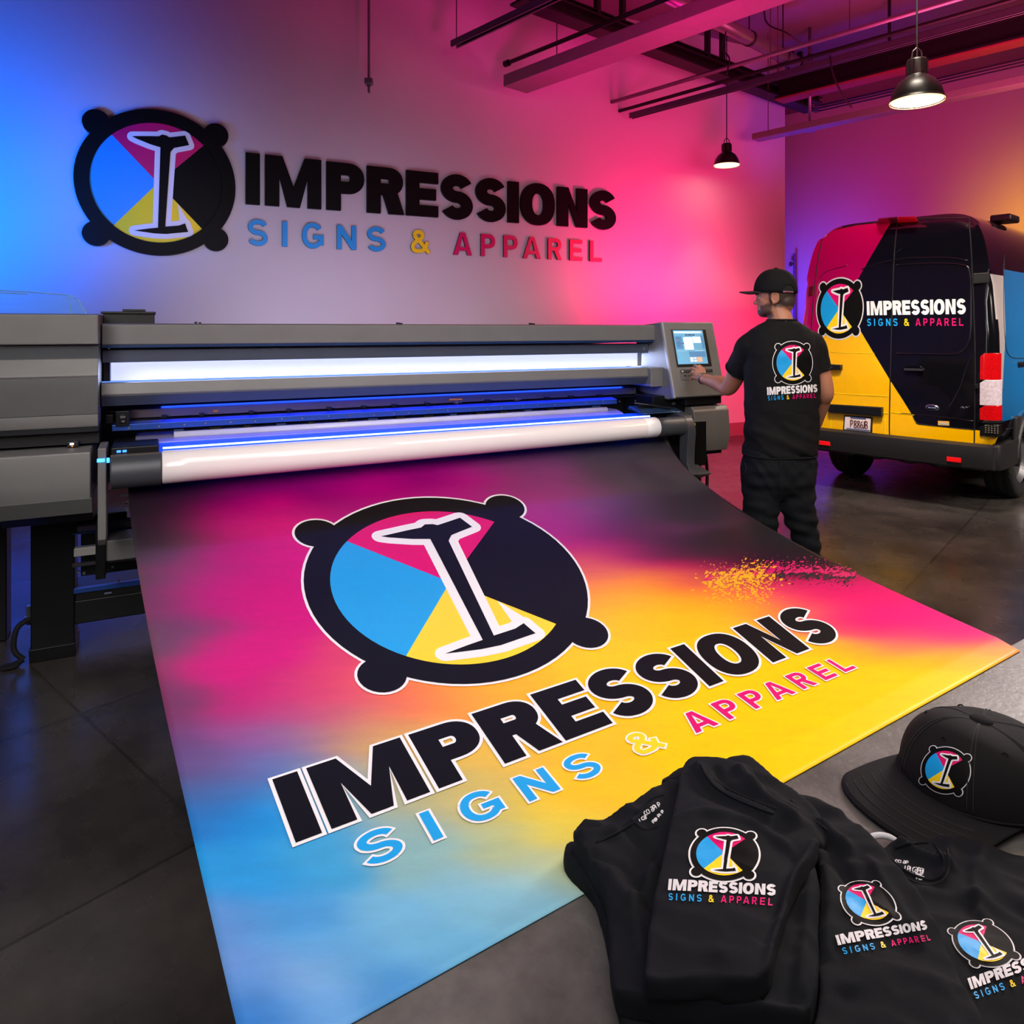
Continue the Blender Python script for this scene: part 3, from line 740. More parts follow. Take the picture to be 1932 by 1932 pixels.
bez = P('screen_bezel', BLK, lambda b: fquad(b, 3.145, 3.425, .395, .90, -.004, .004), .003)
scr = P('touch_screen', mat('screen_blue', (105, 165, 200), .25, emit=(105, 165, 205), es=.55), lambda b: fquad(b, 3.155, 3.395, .43, .885, .004, .0055), parent=bez)
sc = lambda rgb, n: mat('screen_'+n, rgb, .4, emit=rgb, es=.6)
def ui(nm, m, L):
    P(nm, m, lambda b: [fquad(b, 3.155+a*.24, 3.155+c*.24, .43+e*.455, .43+f*.455, .0055, .0062) for a, c, e, f in L], parent=bez)
ui('screen_header', sc((205, 225, 240), 'head'), [(0.02, .93, .91, .965)])
ui('screen_white_windows', sc((240, 244, 250), 'white'), [(.30, .60, .42, .79), (.62, .88, .62, .80)])
ui('screen_panels', sc((80, 130, 175), 'panel'), [(.42, .97, .2, .36), (.03, .25, .45, .82), (.9, .98, .45, .85)])
ui('screen_title', sc((40, 60, 90), 'dark'), [(.38, .46, .84, .875), (.48, .6, .84, .875), (.62, .7, .84, .875)]+[(.06, .17+.03*(k % 2), .76-.055*k, .78-.055*k) for k in range(5)]+[(.25, .3, .6, .63)])
ui('screen_buttons', sc((240, 170, 140), 'orange'), [(.66, .82, .06, .20), (.88, .95, .915, .96), (.05, .18, .7, .715)])
ui('screen_pale_buttons', sc((205, 215, 225), 'pale'), [(.42, .52, .06, .2), (.54, .64, .06, .12), (.54, .64, .14, .2), (.03, .35, .385, .39), (.62, .9, .385, .395)])
kb = P('keypad', mat('keypad_grey', (96, 96, 98), .4, .1), lambda b: fquad(b, 3.16, 3.425, .22, .37, -.002, .003), .002)
P('keypad_slot', BLK, lambda b: (fquad(b, 3.165, 3.42, .315, .352, .003, .0045)), parent=kb)
for k in range(12):
    P('key', GREYD if k % 4 else mat('pale_key', (170, 170, 175), .4), lambda b: fquad(b, 3.17+.02*k, 3.185+.02*k, .322, .345, .0045, .007), .001, parent=kb)
for k in range(5):
    P('key', BLK, lambda b: fquad(b, 3.185+.036*k, 3.205+.036*k, .27, .284, .003, .005), parent=kb)
P('console_gap', BLK, lambda b: (b.box(3.2, 3.49, -.07, .28, 1.10, 1.15)), .003)
P('console_neck', GREYD, lambda b: b.box(3.25, 3.50, -.02, .28, 1.08, 1.125), .004)
P('right_lower_cabinet', GREYM, lambda b: b.prism([(-.06, 1.088), (-.085, 1.06), (-.10, .90), (-.07, .80), (.0, .795), (.4, .795), (.4, 1.09)], 3.25, 3.54), .008)
P('cabinet_base', BLK, lambda b: b.box(3.28, 3.52, -.04, .38, .775, .797), .003)
P('right_leg', BLKM, lambda b: (b.box(3.33, 3.44, .06, .3, .0, .79), b.box(3.24, 3.33, .1, .25, .0, .76)), .006)
P('right_foot', BLKM, lambda b: b.box(3.2, 3.5, -.1, .6, .0, .05), .008)
cb = MB(); cb.tube(catmull([(3.50, .1, .79), (3.52, .1, .65), (3.515, .1, .5), (3.47, .1, .42), (3.40, .1, .385)], 8), .011, 10); cb.build('power_cable', RUB, pr, smooth=True)
cb = MB(); cb.tube([(3.44, .06, .55), (3.49, .07, .53), (3.505, .08, .54)], .006, 8); cb.ell((3.485, .06, .53), (.014, .01, .008)); cb.build('cable_clip', BLK, pr)
# left cabinet
def lc(u0, pf): return lambda b: b.prism(pf, u0, .0)
P('left_cabinet_top', GREYM, lc(-.95, [(-.055, 1.512), (-.055, 1.64), (.02, 1.645), (.85, 1.645), (.85, 1.51)]), .005)
P('left_cabinet_recess', GREYD, lc(-.95, [(-.02, 1.44), (-.02, 1.512), (.8, 1.512), (.8, 1.44)]), .002)
P('left_cabinet_door', GREYM, lc(-.95, [(-.04, 1.452), (-.075, 1.38), (-.06, 1.34), (-.075, 1.21), (-.07, 1.16), (.6, 1.16), (.6, 1.452)]), .004)
P('left_cabinet_door_facet', mat('facet_grey', (86, 88, 88), .42, .15), lc(-.949, [(-.0768, 1.37), (-.078, 1.33), (-.0785, 1.215), (-.06, 1.21), (-.055, 1.37)]), .002)
P('left_door_lower_edge', GREYD, lc(-.95, [(-.072, 1.168), (-.045, 1.135), (.5, 1.135), (.5, 1.168)]), .003)
P('left_dark_band', BLK, lc(-.95, [(.0, 1.08), (.0, 1.14), (.6, 1.14), (.6, 1.08)]))
P('status_button', BLK, lambda b: (b.box(-.12, -.075, -.03, 0.0, 1.07, 1.095)), .003)
P('status_light', mat('status', (230, 230, 235), .4, emit=(230, 230, 255), es=1.), lambda b: b.box(-.108, -.093, -.034, -.03, 1.081, 1.09))
P('status_amber', mat('amber', (240, 130, 30), .4, emit=(255, 130, 30), es=.8), lambda b: b.box(-.102, -.096, -.034, -.03, 1.073, 1.077))
P('left_lower_cabinet', GREYM, lambda b: b.prism([(-.06, 1.068), (-.12, 1.06), (-.135, .93), (-.12, .86), (.5, .86), (.5, 1.068)], -.95, -.025), .006)
P('left_lower_facet', mat('facet_grey', (86, 88, 88)), lambda b: b.prism([(-.122, .865), (-.09, .795), (.4, .795), (.4, .865)], -.95, -.02), .003)
P('left_bottom_tray', BLK, lambda b: b.prism([(-.08, .80), (.0, .745), (.6, .745), (.6, .80)], -.35, -.02), .003)
P('left_leg', BLKM, lambda b: (b.box(-.305, -.125, .42, .60, .045, .80)), .006)
P('left_leg_foot', BLK, lambda b: b.prism([(.40, .07), (.42, .0), (.62, .0), (.62, .07)], -.31, -.12), .004)
P('rear_left_leg', BLK, lambda b: b.box(-.60, -.45, .78, .92, .0, .80), .006)
cb = MB(); cb.tube(catmull([(-.31, .46, .20), (-.36, .44, .17), (-.37, .42, .08), (-.33, .41, .03)], 8), .012, 10); cb.build('left_foot_cable', RUB, pr, smooth=True)
cb = MB(); cb.ell((-.385, .40, .012), (.045, .03, .012)); cb.tube([(-.33, .41, .03), (-.37, .4, .015)], .012, 10); cb.build('foot_pad', RUB, pr, smooth=True)
P('levelling_screw', STEEL, lambda b: (b.tube([(-.32, .5, .16), (-.32, .5, .25)], .012, 10), b.tube([(-.32, .5, .18), (-.32, .5, .2)], .02, 10)))
# take-up frame under the printer
P('take_up_shaft', STEEL, lambda b: b.tube([(-.1, .25, .66), (3.2, .25, .66)], .022, 18), smooth=True)
P('cross_beam', GREYM, lambda b: b.box(-.02, 3.2, .12, .3, .52, .615), .006)
P('take_up_bracket', mat('pale_bracket', (185, 182, 178), .4, .2), lambda b: b.box(-.12, -.0, .3, .34, .51, .55), .004)
P('lower_shaft', STEEL, lambda b: b.tube([(-.13, .36, .455), (3.2, .36, .455)], .01, 12), smooth=True)
P('bracket_plate', BLKM, lambda b: (b.box(-.1, .2, .42, .5, .38, .6), b.box(-.13, .1, .3, .4, .62, .70), b.box(-.02, .02, .1, .3, .45, .7)), .004)
P('tray_rail', mat('blue_anodised', (60, 100, 200)), lambda b: (b.box(-.13, 3.2, .42, .44, .30, .325), b.box(-.13, .1, .36, .4, .60, .62)), .002)
P('bottom_tray', BLK, lambda b: (b.box(-.13, 3.25, .44, .70, .145, .30), b.box(-.13, 3.25, .43, .445, .15, .26)), .005)
for k in range(14):
    x = random.uniform(-.12, .16); z = random.choice([.36, .43, .56, .64, .68, .73])
    P('fastener', STEEL, lambda b: b.lathe([(0, .28), (.006, .28), (.006, .30)], (x, random.uniform(-.0, .08), z), 8, 'y'))
P('ink_stickers', mat('dull_label', (110, 120, 150), .5), lambda b: (b.box(.08, .13, .02, .024, .83, .838), b.box(.0, .03, .428, .43, .275, .283)))
# on top
P('rear_box', BLK, lambda b: (b.box(.0, .22, .3, .6, 1.60, 1.655), b.box(-.01, .225, .29, .61, 1.65, 1.662)), .003)
P('rear_box_handle', BLK, lambda b: b.box(.08, .18, .35, .45, 1.662, 1.675), .003)
for u in (.40, 1.45, 2.30): P('cover_hinge', BLK, lambda b: (b.box(u, u+.012, .3, .33, 1.60, 1.615), b.box(u+.02, u+.03, .3, .33, 1.60, 1.613)), .002)
for u in (3.03,): P('panel_bolt', STEEL, lambda b: b.lathe([(0, .135), (.009, .135), (.009, .14)], (u, 0, 1.45), 14, 'y'))
# clear hood over left cabinet
gl = bpy.data.materials.new('clear_hood'); gl.use_nodes = True
g = gl.node_tree.nodes['Principled BSDF']; g.inputs['Base Color'].default_value = lin((120, 190, 255)); g.inputs['Roughness'].default_value = .1
g.inputs['Alpha'].default_value = .22
nzz = gl.node_tree.nodes.new('ShaderNodeTexNoise'); mrr = gl.node_tree.nodes.new('ShaderNodeMapRange'); mrr.inputs['To Min'].default_value = .12; mrr.inputs['To Max'].default_value = .26
gl.node_tree.links.new(nzz.outputs['Fac'], mrr.inputs[0]); gl.node_tree.links.new(mrr.outputs[0], g.inputs['Alpha'])
def hood(b):
    pf = [(-.95, 1.645), (-.95, 1.775), (-.30, 1.748), (-.14, 1.735), (-.105, 1.72), (-.07, 1.645)]
    vs = [(x, .3, z) for x, z in pf]+[(x, .7, z) for x, z in pf]; n = len(pf)
    b.add(vs, [(i, i+1, i+1+n, i+n) for i in range(n-1)]+[tuple(range(n)), tuple(range(n, 2*n))[::-1]])
P('clear_hood', gl, hood, 0)
cb = MB()
for pf in ([(-.95, .3, 1.775), (-.30, .3, 1.748), (-.14, .3, 1.737), (-.105, .3, 1.72), (-.07, .3, 1.647)], [(-.14, .3, 1.735), (-.13, .3, 1.647)], [(-.95, .3, 1.765), (-.30, .3, 1.738)]):
    cb.tube(pf, .003, 6)
cb.build('hood_edge', mat('hood_edge', (120, 180, 240), .3), pr)
# media roll
mr = thing('media_roll', 'long white roll of glossy print media on the printer front', 'media roll', uw(0, -.15, .975), ANG)
def RL(b): b.lathe([(0, .246), (.069, .246), (.071, .249), (.071, 1.0), (.071, 2.0), (.0665, 2.80)], (0, 0, 0), 56, 'x')
mb = MB(); mb.lathe([(0, .246), (.069, .246), (.0715, .249)]+[(.0715-.0125*(k/20), .249+2.56*k/20) for k in range(1, 21)], seg=56, ax='x')
# the roll's axis climbs very slightly to meet the right sleeve
def tilt(me):
    for v in me.vertices: v.co.z += .017*(v.co.x/2.9)
MEDIA = mat('media_white', (232, 226, 228), .16, spec=.6, var=.02, scale=2, coat=.3)
o = mb.build('media_sheet', MEDIA, mr, smooth=True); tilt(o.data)
mb = MB(); mb.lathe([(.059, 2.808), (.0592, 2.90), (.056, 2.906), (0, 2.906)], seg=56, ax='x'); o = mb.build('roll_end_band', mat('band_white', (240, 240, 246), .35), mr, smooth=True); tilt(o.data)
# ---------- banner ----------
TL = uw(.11, .0, 0).to_2d(); TR = uw(3.10, .0, 0).to_2d(); BL = Vector((-.2635, .728)); BR = Vector((1.183, 1.699))
TH = .827
def bplan(s, t): return TL*(1-s)*(1-t)+TR*s*(1-t)+BL*(1-s)*t+BR*s*t
def bh(s, t):
    base = .80+(.83-.80)*t
    if t < .975: base -= (.070+.006*math.sin(s*9))*math.sin(PI*t/.975)
    base += .10*math.exp(-(t/.07)**1.3)
    return max(base, TH+.003) if t > .97 else base
def binv(px, py):
    h = .8; s = t = .5
    for _ in range(14):
        Z = (H-h)*F/(py-CY); X = (px-CX)*Z/F; q = Vector((X, Z))
        for _ in range(6):
            r = bplan(s, t)-q
            ds = (TR-TL)*(1-t)+(BR-BL)*t; dt = (BL-TL)*(1-s)+(BR-TR)*s
            det = ds.x*dt.y-ds.y*dt.x
            s -= (r.x*dt.y-r.y*dt.x)/det; t -= (ds.x*r.y-ds.y*r.x)/det
        h = bh(min(1.2, max(-.2, s)), min(1.2, max(-.2, t)))
    return s, t
def bpt(s, t):
    p = bplan(s, t); return Vector((p.x, p.y, bh(s, t)))
def bproj(p): return CX+F*p.x/p.y, CY+F*(H-p.z)/p.y
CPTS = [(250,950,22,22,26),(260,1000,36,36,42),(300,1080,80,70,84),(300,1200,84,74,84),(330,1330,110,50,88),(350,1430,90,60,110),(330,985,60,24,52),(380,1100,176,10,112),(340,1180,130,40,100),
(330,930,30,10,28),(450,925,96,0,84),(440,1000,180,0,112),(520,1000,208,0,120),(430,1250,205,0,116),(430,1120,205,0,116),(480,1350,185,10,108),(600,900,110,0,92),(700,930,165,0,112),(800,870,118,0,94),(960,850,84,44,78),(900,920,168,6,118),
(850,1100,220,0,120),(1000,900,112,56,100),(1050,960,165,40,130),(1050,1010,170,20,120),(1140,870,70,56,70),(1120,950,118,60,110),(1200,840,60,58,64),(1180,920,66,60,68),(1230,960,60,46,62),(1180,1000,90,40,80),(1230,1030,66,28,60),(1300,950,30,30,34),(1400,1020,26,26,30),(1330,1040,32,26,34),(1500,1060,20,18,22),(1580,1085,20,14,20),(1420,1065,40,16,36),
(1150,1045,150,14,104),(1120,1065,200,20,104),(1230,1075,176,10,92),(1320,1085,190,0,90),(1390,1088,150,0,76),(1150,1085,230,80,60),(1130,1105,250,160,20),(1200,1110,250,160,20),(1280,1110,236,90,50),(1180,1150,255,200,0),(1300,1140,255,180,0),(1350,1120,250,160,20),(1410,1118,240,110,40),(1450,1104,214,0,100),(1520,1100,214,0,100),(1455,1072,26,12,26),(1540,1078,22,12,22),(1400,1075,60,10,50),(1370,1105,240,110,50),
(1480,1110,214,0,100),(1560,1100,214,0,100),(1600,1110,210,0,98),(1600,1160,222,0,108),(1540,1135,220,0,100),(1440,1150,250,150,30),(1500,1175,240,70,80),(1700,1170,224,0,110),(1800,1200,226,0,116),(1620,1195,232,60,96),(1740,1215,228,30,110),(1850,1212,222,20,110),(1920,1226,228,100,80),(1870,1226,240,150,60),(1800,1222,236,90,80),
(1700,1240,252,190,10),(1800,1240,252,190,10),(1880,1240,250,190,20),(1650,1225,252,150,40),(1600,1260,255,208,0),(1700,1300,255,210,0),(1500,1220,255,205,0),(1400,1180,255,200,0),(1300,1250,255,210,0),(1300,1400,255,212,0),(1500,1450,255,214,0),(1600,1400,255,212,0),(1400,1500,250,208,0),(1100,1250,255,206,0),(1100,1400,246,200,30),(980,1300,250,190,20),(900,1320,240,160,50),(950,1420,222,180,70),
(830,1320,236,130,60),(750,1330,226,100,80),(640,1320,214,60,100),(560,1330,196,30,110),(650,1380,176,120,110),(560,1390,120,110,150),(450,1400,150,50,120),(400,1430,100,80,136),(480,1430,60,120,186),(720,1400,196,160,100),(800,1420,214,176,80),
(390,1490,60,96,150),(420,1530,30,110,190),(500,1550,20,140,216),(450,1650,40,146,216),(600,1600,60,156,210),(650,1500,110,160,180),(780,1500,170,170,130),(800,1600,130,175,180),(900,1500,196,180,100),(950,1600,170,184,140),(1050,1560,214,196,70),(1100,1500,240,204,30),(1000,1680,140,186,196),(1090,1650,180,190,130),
(550,1750,70,150,214),(650,1800,90,160,214),(750,1750,110,176,216),(850,1780,100,168,210),(900,1700,120,180,208),(1000,1720,110,176,212),(480,1850,60,130,206),(500,1920,50,120,200),(600,1900,100,160,220),(750,1870,70,140,204),(420,1750,90,140,206),(430,1830,110,150,214),(560,1840,130,176,226)]  # palest blues here also paint a lamp's sheen into the print colours
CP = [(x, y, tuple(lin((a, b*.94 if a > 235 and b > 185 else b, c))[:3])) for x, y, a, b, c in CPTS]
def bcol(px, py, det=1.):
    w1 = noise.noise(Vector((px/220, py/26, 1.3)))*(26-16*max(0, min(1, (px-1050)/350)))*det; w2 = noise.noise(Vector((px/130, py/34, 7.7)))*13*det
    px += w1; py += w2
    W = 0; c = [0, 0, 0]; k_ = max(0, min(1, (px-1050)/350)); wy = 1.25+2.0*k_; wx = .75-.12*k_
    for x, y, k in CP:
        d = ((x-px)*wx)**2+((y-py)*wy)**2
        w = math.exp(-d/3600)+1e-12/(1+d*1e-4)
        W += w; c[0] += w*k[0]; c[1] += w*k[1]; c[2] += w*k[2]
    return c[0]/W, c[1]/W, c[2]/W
NS, NT = 150, 190
me = bpy.data.meshes.new('printed_banner')
vs = []; cols = []
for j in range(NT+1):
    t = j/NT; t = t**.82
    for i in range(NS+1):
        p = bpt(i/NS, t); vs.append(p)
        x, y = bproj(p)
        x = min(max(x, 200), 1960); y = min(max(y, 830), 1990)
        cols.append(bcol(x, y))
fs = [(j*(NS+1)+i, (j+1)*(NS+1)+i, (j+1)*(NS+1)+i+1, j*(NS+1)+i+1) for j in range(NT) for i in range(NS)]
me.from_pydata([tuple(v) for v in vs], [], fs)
ca = me.color_attributes.new('ink_and_sheen', 'FLOAT_COLOR', 'POINT')
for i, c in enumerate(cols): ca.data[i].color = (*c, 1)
m = bpy.data.materials.new('banner_print_sheen'); m.use_nodes = True; nt = m.node_tree; b = nt.nodes['Principled BSDF']
at = nt.nodes.new('ShaderNodeAttribute'); at.attribute_name = 'ink_and_sheen'
tc = nt.nodes.new('ShaderNodeTexCoord'); nz = nt.nodes.new('ShaderNodeTexNoise'); nz.inputs['Scale'].default_value = 26; nz.inputs['Detail'].default_value = 9; nz.inputs['Roughness'].default_value = .72
mpp = nt.nodes.new('ShaderNodeMapping'); mpp.inputs['Rotation'].default_value = (0, 0, -.45); mpp.inputs['Scale'].default_value = (.45, 1, 1)
nt.links.new(tc.outputs['Object'], mpp.inputs[0]); nt.links.new(mpp.outputs[0], nz.inputs['Vector'])
mr_ = nt.nodes.new('ShaderNodeMapRange'); mr_.inputs['From Min'].default_value = .3; mr_.inputs['From Max'].default_value = .7; mr_.inputs['To Min'].default_value = .93; mr_.inputs['To Max'].default_value = 1.07
nt.links.new(nz.outputs['Fac'], mr_.inputs[0])
vm = nt.nodes.new('ShaderNodeVectorMath'); vm.operation = 'SCALE'
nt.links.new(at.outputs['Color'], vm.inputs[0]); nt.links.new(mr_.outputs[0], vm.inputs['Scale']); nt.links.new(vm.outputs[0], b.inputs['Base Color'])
b.inputs['Roughness'].default_value = .45; b.inputs['Specular IOR Level'].default_value = .12
me.materials.append(m)
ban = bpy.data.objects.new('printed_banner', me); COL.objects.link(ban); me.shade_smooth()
tag(ban, 'huge printed vinyl banner, magenta, yellow and blue, stretched from the printer to the table', 'banner')
sd = ban.modifiers.new('thick', 'SOLIDIFY'); sd.thickness = .0015; sd.offset = -1
def bsurf(px, py):
    s, t = binv(px, py)
    if not (-.01 < s < 1.01 and -.01 < t < 1.01): return None
    return bpt(s, t), Vector((0, 0, 1))
lay = logo_layers([(598, 1007), (953, 958), (1107, 1195), (721, 1275)],
                  [(513.6, 1473), (558, 1593), (1592, 1201), (1515, 1143)], [(666, 1585), (690.8, 1641.5), (1616, 1261.6), (1580, 1240)], .018, 'k', .04)
# the ampersand is printed as an outline only
LY = []
for lv, c, ps in lay: LY.append((lv, c, ps))
prt = surf_mesh('banner_logo', LY, bsurf, 26, .0006, .0016, [P_WHITE, P_BLACK, P_MAG, P_CYAN, P_YEL, P_GREY])
link('printed_logo', prt, ban)
# ink splatter
sp = []
rs = random.Random(3)
def blob(x, y, r, ang, el):
    n = 7; return [(x+math.cos(a)*r*el*math.cos(ang)-math.sin(a)*r*math.sin(ang), y+math.cos(a)*r*el*math.sin(ang)+math.sin(a)*r*math.cos(ang)) for a in [2*PI*k/n for k in range(n)]]
for k in range(1500):
    t = rs.random(); x = 1335+t*270+rs.gauss(0, 10); yb = 1098-14*math.sin(t*3)-6*t
    d = abs(rs.gauss(0, 13)); up = rs.random() < .62
    y = yb-d if up else yb+d*.7
    r = max(.35, 2.2*rs.random()**3*(1-d/42)+.4)
    c = ('m' if (t > .42 or rs.random() < .3) else 'y') if up else ('k' if t > .5 else 'y')
    sp.append((0, c, [(blob(x, y, r, rs.uniform(-.9, -.1), rs.uniform(1, 3.2)), [])]))
for k in range(700):
    x = 1340+rs.random()*110+rs.gauss(0, 14); y = 1108+rs.gauss(0, 16)
    sp.append((0, 'y', [(blob(x, y, .35+1.3*rs.random()**2, rs.uniform(-.2, .6), rs.uniform(1, 3)), [])]))
SPM = [P_WHITE, mat('ink_black', (22, 18, 24), .5), mat('ink_magenta', (214, 0, 100), .45), P_CYAN, mat('ink_yellow', (252, 180, 10), .45), P_GREY]
link('ink_splatter', surf_mesh('ink_splatter', sp, bsurf, 0, .0003, .0006, SPM), ban)
# ---------- table ----------
D = (BR-BL).normalized(); Q = Vector((D.y, -D.x))     # along the banner's end, and toward the viewer
def tmat():
    m = bpy.data.materials.new('table_concrete'); m.use_nodes = True; nt = m.node_tree; b = nt.nodes['Principled BSDF']
    tc = nt.nodes.new('ShaderNodeTexCoord'); n = nt.nodes.new('ShaderNodeTexNoise'); n.inputs['Scale'].default_value = 7; n.inputs['Detail'].default_value = 8; n.inputs['Roughness'].default_value = .6
    n2 = nt.nodes.new('ShaderNodeTexNoise'); n2.inputs['Scale'].default_value = 90; n2.inputs['Detail'].default_value = 5
    nt.links.new(tc.outputs['Object'], n.inputs['Vector']); nt.links.new(tc.outputs['Object'], n2.inputs['Vector'])
    cr = nt.nodes.new('ShaderNodeValToRGB'); cr.color_ramp.elements[0].position = .3; cr.color_ramp.elements[1].position = .72
    cr.color_ramp.elements[0].color = lin((66, 64, 63)); cr.color_ramp.elements[1].color = lin((112, 108, 106)); nt.links.new(n.outputs['Fac'], cr.inputs[0])
    mx = nt.nodes.new('ShaderNodeMix'); mx.data_type = 'RGBA'; mx.blend_type = 'MULTIPLY'; mx.inputs[0].default_value = .35
    nt.links.new(cr.outputs[0], mx.inputs[6]); nt.links.new(n2.outputs['Fac'], mx.inputs[7]); nt.links.new(mx.outputs[2], b.inputs['Base Color'])
    b.inputs['Roughness'].default_value = .48
    bp = nt.nodes.new('ShaderNodeBump'); bp.inputs['Strength'].default_value = .25; bp.inputs['Distance'].default_value = .004; nt.links.new(n2.outputs['Fac'], bp.inputs['Height']); nt.links.new(bp.outputs[0], b.inputs['Normal'])
    return m
tb = thing('work_table', 'grey concrete topped work table under the shirts and the near end of the banner', 'table', (BL.x, BL.y, 0), math.atan2(D.y, D.x))
LEN = (BR-BL).length
mb = MB(); mb.box(.04, LEN+1.3, -.75, .03, TH-.06, TH); mb.build('table_top', tmat(), tb, .004)
for x in (.15, LEN+1.15):
    for y in (-.68, -.04):
        mb = MB(); mb.box(x-.035, x+.035, y-.035, y+.035, 0, TH-.06); mb.build('leg', BLKM, tb, .004)
mb = MB(); mb.box(.15, LEN+1.15, -.69, -.65, TH-.14, TH-.06); mb.build('rail', BLKM, tb, .004)
# ---------- van ----------
VO = Vector((2.96, 7.42))-Vector((.66, -.75))*.085               # rear left corner on the floor
VANG = math.atan2(WV.y, WV.x)           # local x = width (left->right seen from behind), local y = forward
VW = 1.785
van = thing('cargo_van', 'black cargo van with magenta and yellow rear wrap parked behind the man', 'van', (VO.x, VO.y, 0), VANG)
VMI = wmat(van).inverted(); VMW = wmat(van)
def vpix(px, py, y=0.):     # photo pixel -> van coordinates on the plane y=const
    o = VMI @ CAM; d = VMI.to_3x3() @ (pix(px, py, 1)-CAM); t = (y-o.y)/d.y; return o+d*t
NB = bpy.data.materials
gloss = dict(rough=.12, spec=.6, coat=.8, var=.02)
VBK = mat('van_black', (10, 11, 16), **gloss); VMG = mat('van_magenta', (178, 0, 82), **gloss); VYL = mat('van_yellow', (248, 186, 0), **gloss)
VBL = mat('van_blue', (20, 120, 190), **gloss); VWH = mat('van_white', (206, 196, 196), **gloss); VBL2 = mat('van_light_blue', (60, 130, 180), **gloss)
def vring(y, inset=0., zt=2.5, zb=.46, n=72, shrink=0.):
    """body cross-section: tumblehome box with rounded shoulders"""
    out = []
    for k in range(n):
        a = 2*PI*k/n; c, s = math.cos(a), math.sin(a); p = 9 if s < 0 else 7
        x = math.copysign(abs(c)**(2/p), c); zz = math.copysign(abs(s)**(2/p), s)
        z = (zt+zb)/2+zz*((zt-zb)/2-inset)
        w = VW/2-inset-max(0, (z-1.15))**1.5*.085-max(0, .9-z)*.04
        out.append((VW/2+x*w, y, z))
    return out
ST = [(0, .075, 2.60), (.008, .045, 2.61), (.03, .02, 2.62), (.07, .004, 2.625), (.12, 0, 2.63), (.6, 0, 2.64), (1.5, 0, 2.64), (3.0, 0, 2.63), (3.9, 0, 2.60), (4.2, .02, 2.48), (4.6, .03, 1.98), (4.95, .04, 1.42), (5.3, .05, 1.28), (5.55, .09, 1.15), (5.62, .15, 1.05)]
rings = []
for y, i, zt in ST:
    r = vring(y, i, zt)
    # the doors lean forward toward the roof
    r = [(x, yy+(max(0, z-1.0)**1.6*.075 if y < .5 else 0)*(1-min(1, y/.5)), z) for x, yy, z in r]
    rings.append(r)
mb = MB(); mb.loft(rings, cap=False)
me = mb.mesh('van_body', [VBK, VMG, VYL, VWH, VBL, VBL2])
bm = bmesh.new(); bm.from_mesh(me)
# rear cap as a grid of rows
bm.verts.ensure_lookup_table()
n = 72; r0 = [bm.verts[i] for i in range(n)]
cfill = bmesh.ops.triangle_fill(bm, use_beauty=True, edges=[e for e in bm.edges if all(v.index < n for v in e.verts)])
end = [bm.verts[len(rings)*n-n+i] for i in range(n)]
bm.faces.new(end)
def cutplane(co, no):
    bmesh.ops.bisect_plane(bm, geom=bm.verts[:]+bm.edges[:]+bm.faces[:], dist=1e-5, plane_co=co, plane_no=no)
for k in range(1, 14): cutplane((0, 0, .46+k*.15), (0, 0, 1))
for k in range(1, 9): cutplane((k*VW/9, 0, 0), (1, 0, 0))
for v in bm.verts:
    if v.co.y < .3 and abs(v.co.x-VW/2) < VW/2-.07 and v.co.z > 1.02 and v.co.z < 2.50 and v.co.y < .25:
        v.co.y = max(0, v.co.z-1.0)**1.6*.075-.0+0*v.co.x
A1, A2 = vpix(1670, 430, .1), vpix(1553, 640, .0)
B1, B2 = vpix(1590, 572, .02), vpix(1722, 786, 0)
def lineplane(a, b):
    d = (b-a); return Vector((a.x, 0, a.z)), Vector((d.z, 0, -d.x)).normalized()
pa, na = lineplane(A1, A2); pb_, nb = lineplane(B1, B2)
cutplane(pa, na); cutplane(pb_, nb)
ZY = vpix(1780, 806, 0).z
cutplane((0, 0, ZY), (0, 0, 1))
for yy in (.16, .30): cutplane((0, yy, 0), (0, 1, 0))
W1p = vpix(1932, 520, 0)
for k in range(1, 12): cutplane((0, .05+k*.22, 0), (0, 1, 0))
sd1 = Vector((0, .42, 1.9)); sd2 = Vector((0, .20, 1.15)); dd = sd2-sd1
sn = Vector((0, dd.z, -dd.y)).normalized(); cutplane(sd1, sn)
cutplane((0, 0, .78), (0, 0, 1)); cutplane((0, 0, 2.05), (0, 0, 1))
for f in bm.faces:
    c = f.calc_center_median(); x, y, z = c
    i = 0
    if y < .45 and x < VW-.03 and abs(f.normal.z) < .8 or x < .2:
        la = (c-pa).dot(na); lb = (c-pb_).dot(nb)
        # signs fixed from sample points
        sa = (Vector((.1, 0, 2.0))-pa).dot(na); sb = (Vector((.2, 0, .7))-pb_).dot(nb)
        if la*sa > 0 and z > A2.z-1.0 and not (lb*sb > 0 and z < A2.z-.02): i = 1
        elif lb*sb > 0: i = 2
        if z < ZY and x > .3: i = 2
        if la*sa > 0 and z > A2.z: i = 1
        elif z < B1.z and lb*sb > 0: i = 2
        elif z < ZY: i = 2
        elif i == 1: i = 2 if z < A2.z else 1
    if x > VW-.2 and y > .13:
        if z < .78: i = 0
        elif (c-sd1).dot(sn)*(Vector((0, 2, 1.3))-sd1).dot(sn) > 0: i = 4
        elif z < 2.05 and y > .13 and z > 1.1: i = 3
        if z > 2.12: i = 0
    f.material_index = i
bmesh.ops.recalc_face_normals(bm, faces=bm.faces)
bm.to_mesh(me); bm.free(); me.shade_smooth()
body = link('van_body', me, van)
md = body.modifiers.new('e', 'EDGE_SPLIT'); md.split_angle = math.radians(40)
VT = bvh(me, VMW)
def vtube(nm, m, lines, r, closed=False, lift=0., seg=6, n=6):
    for l in lines:
        mb = MB(); img_tube(mb, VT, l, r, lift, n, closed, seg)
        if mb.v: mb.build(nm, m, van, smooth=True, world=True)
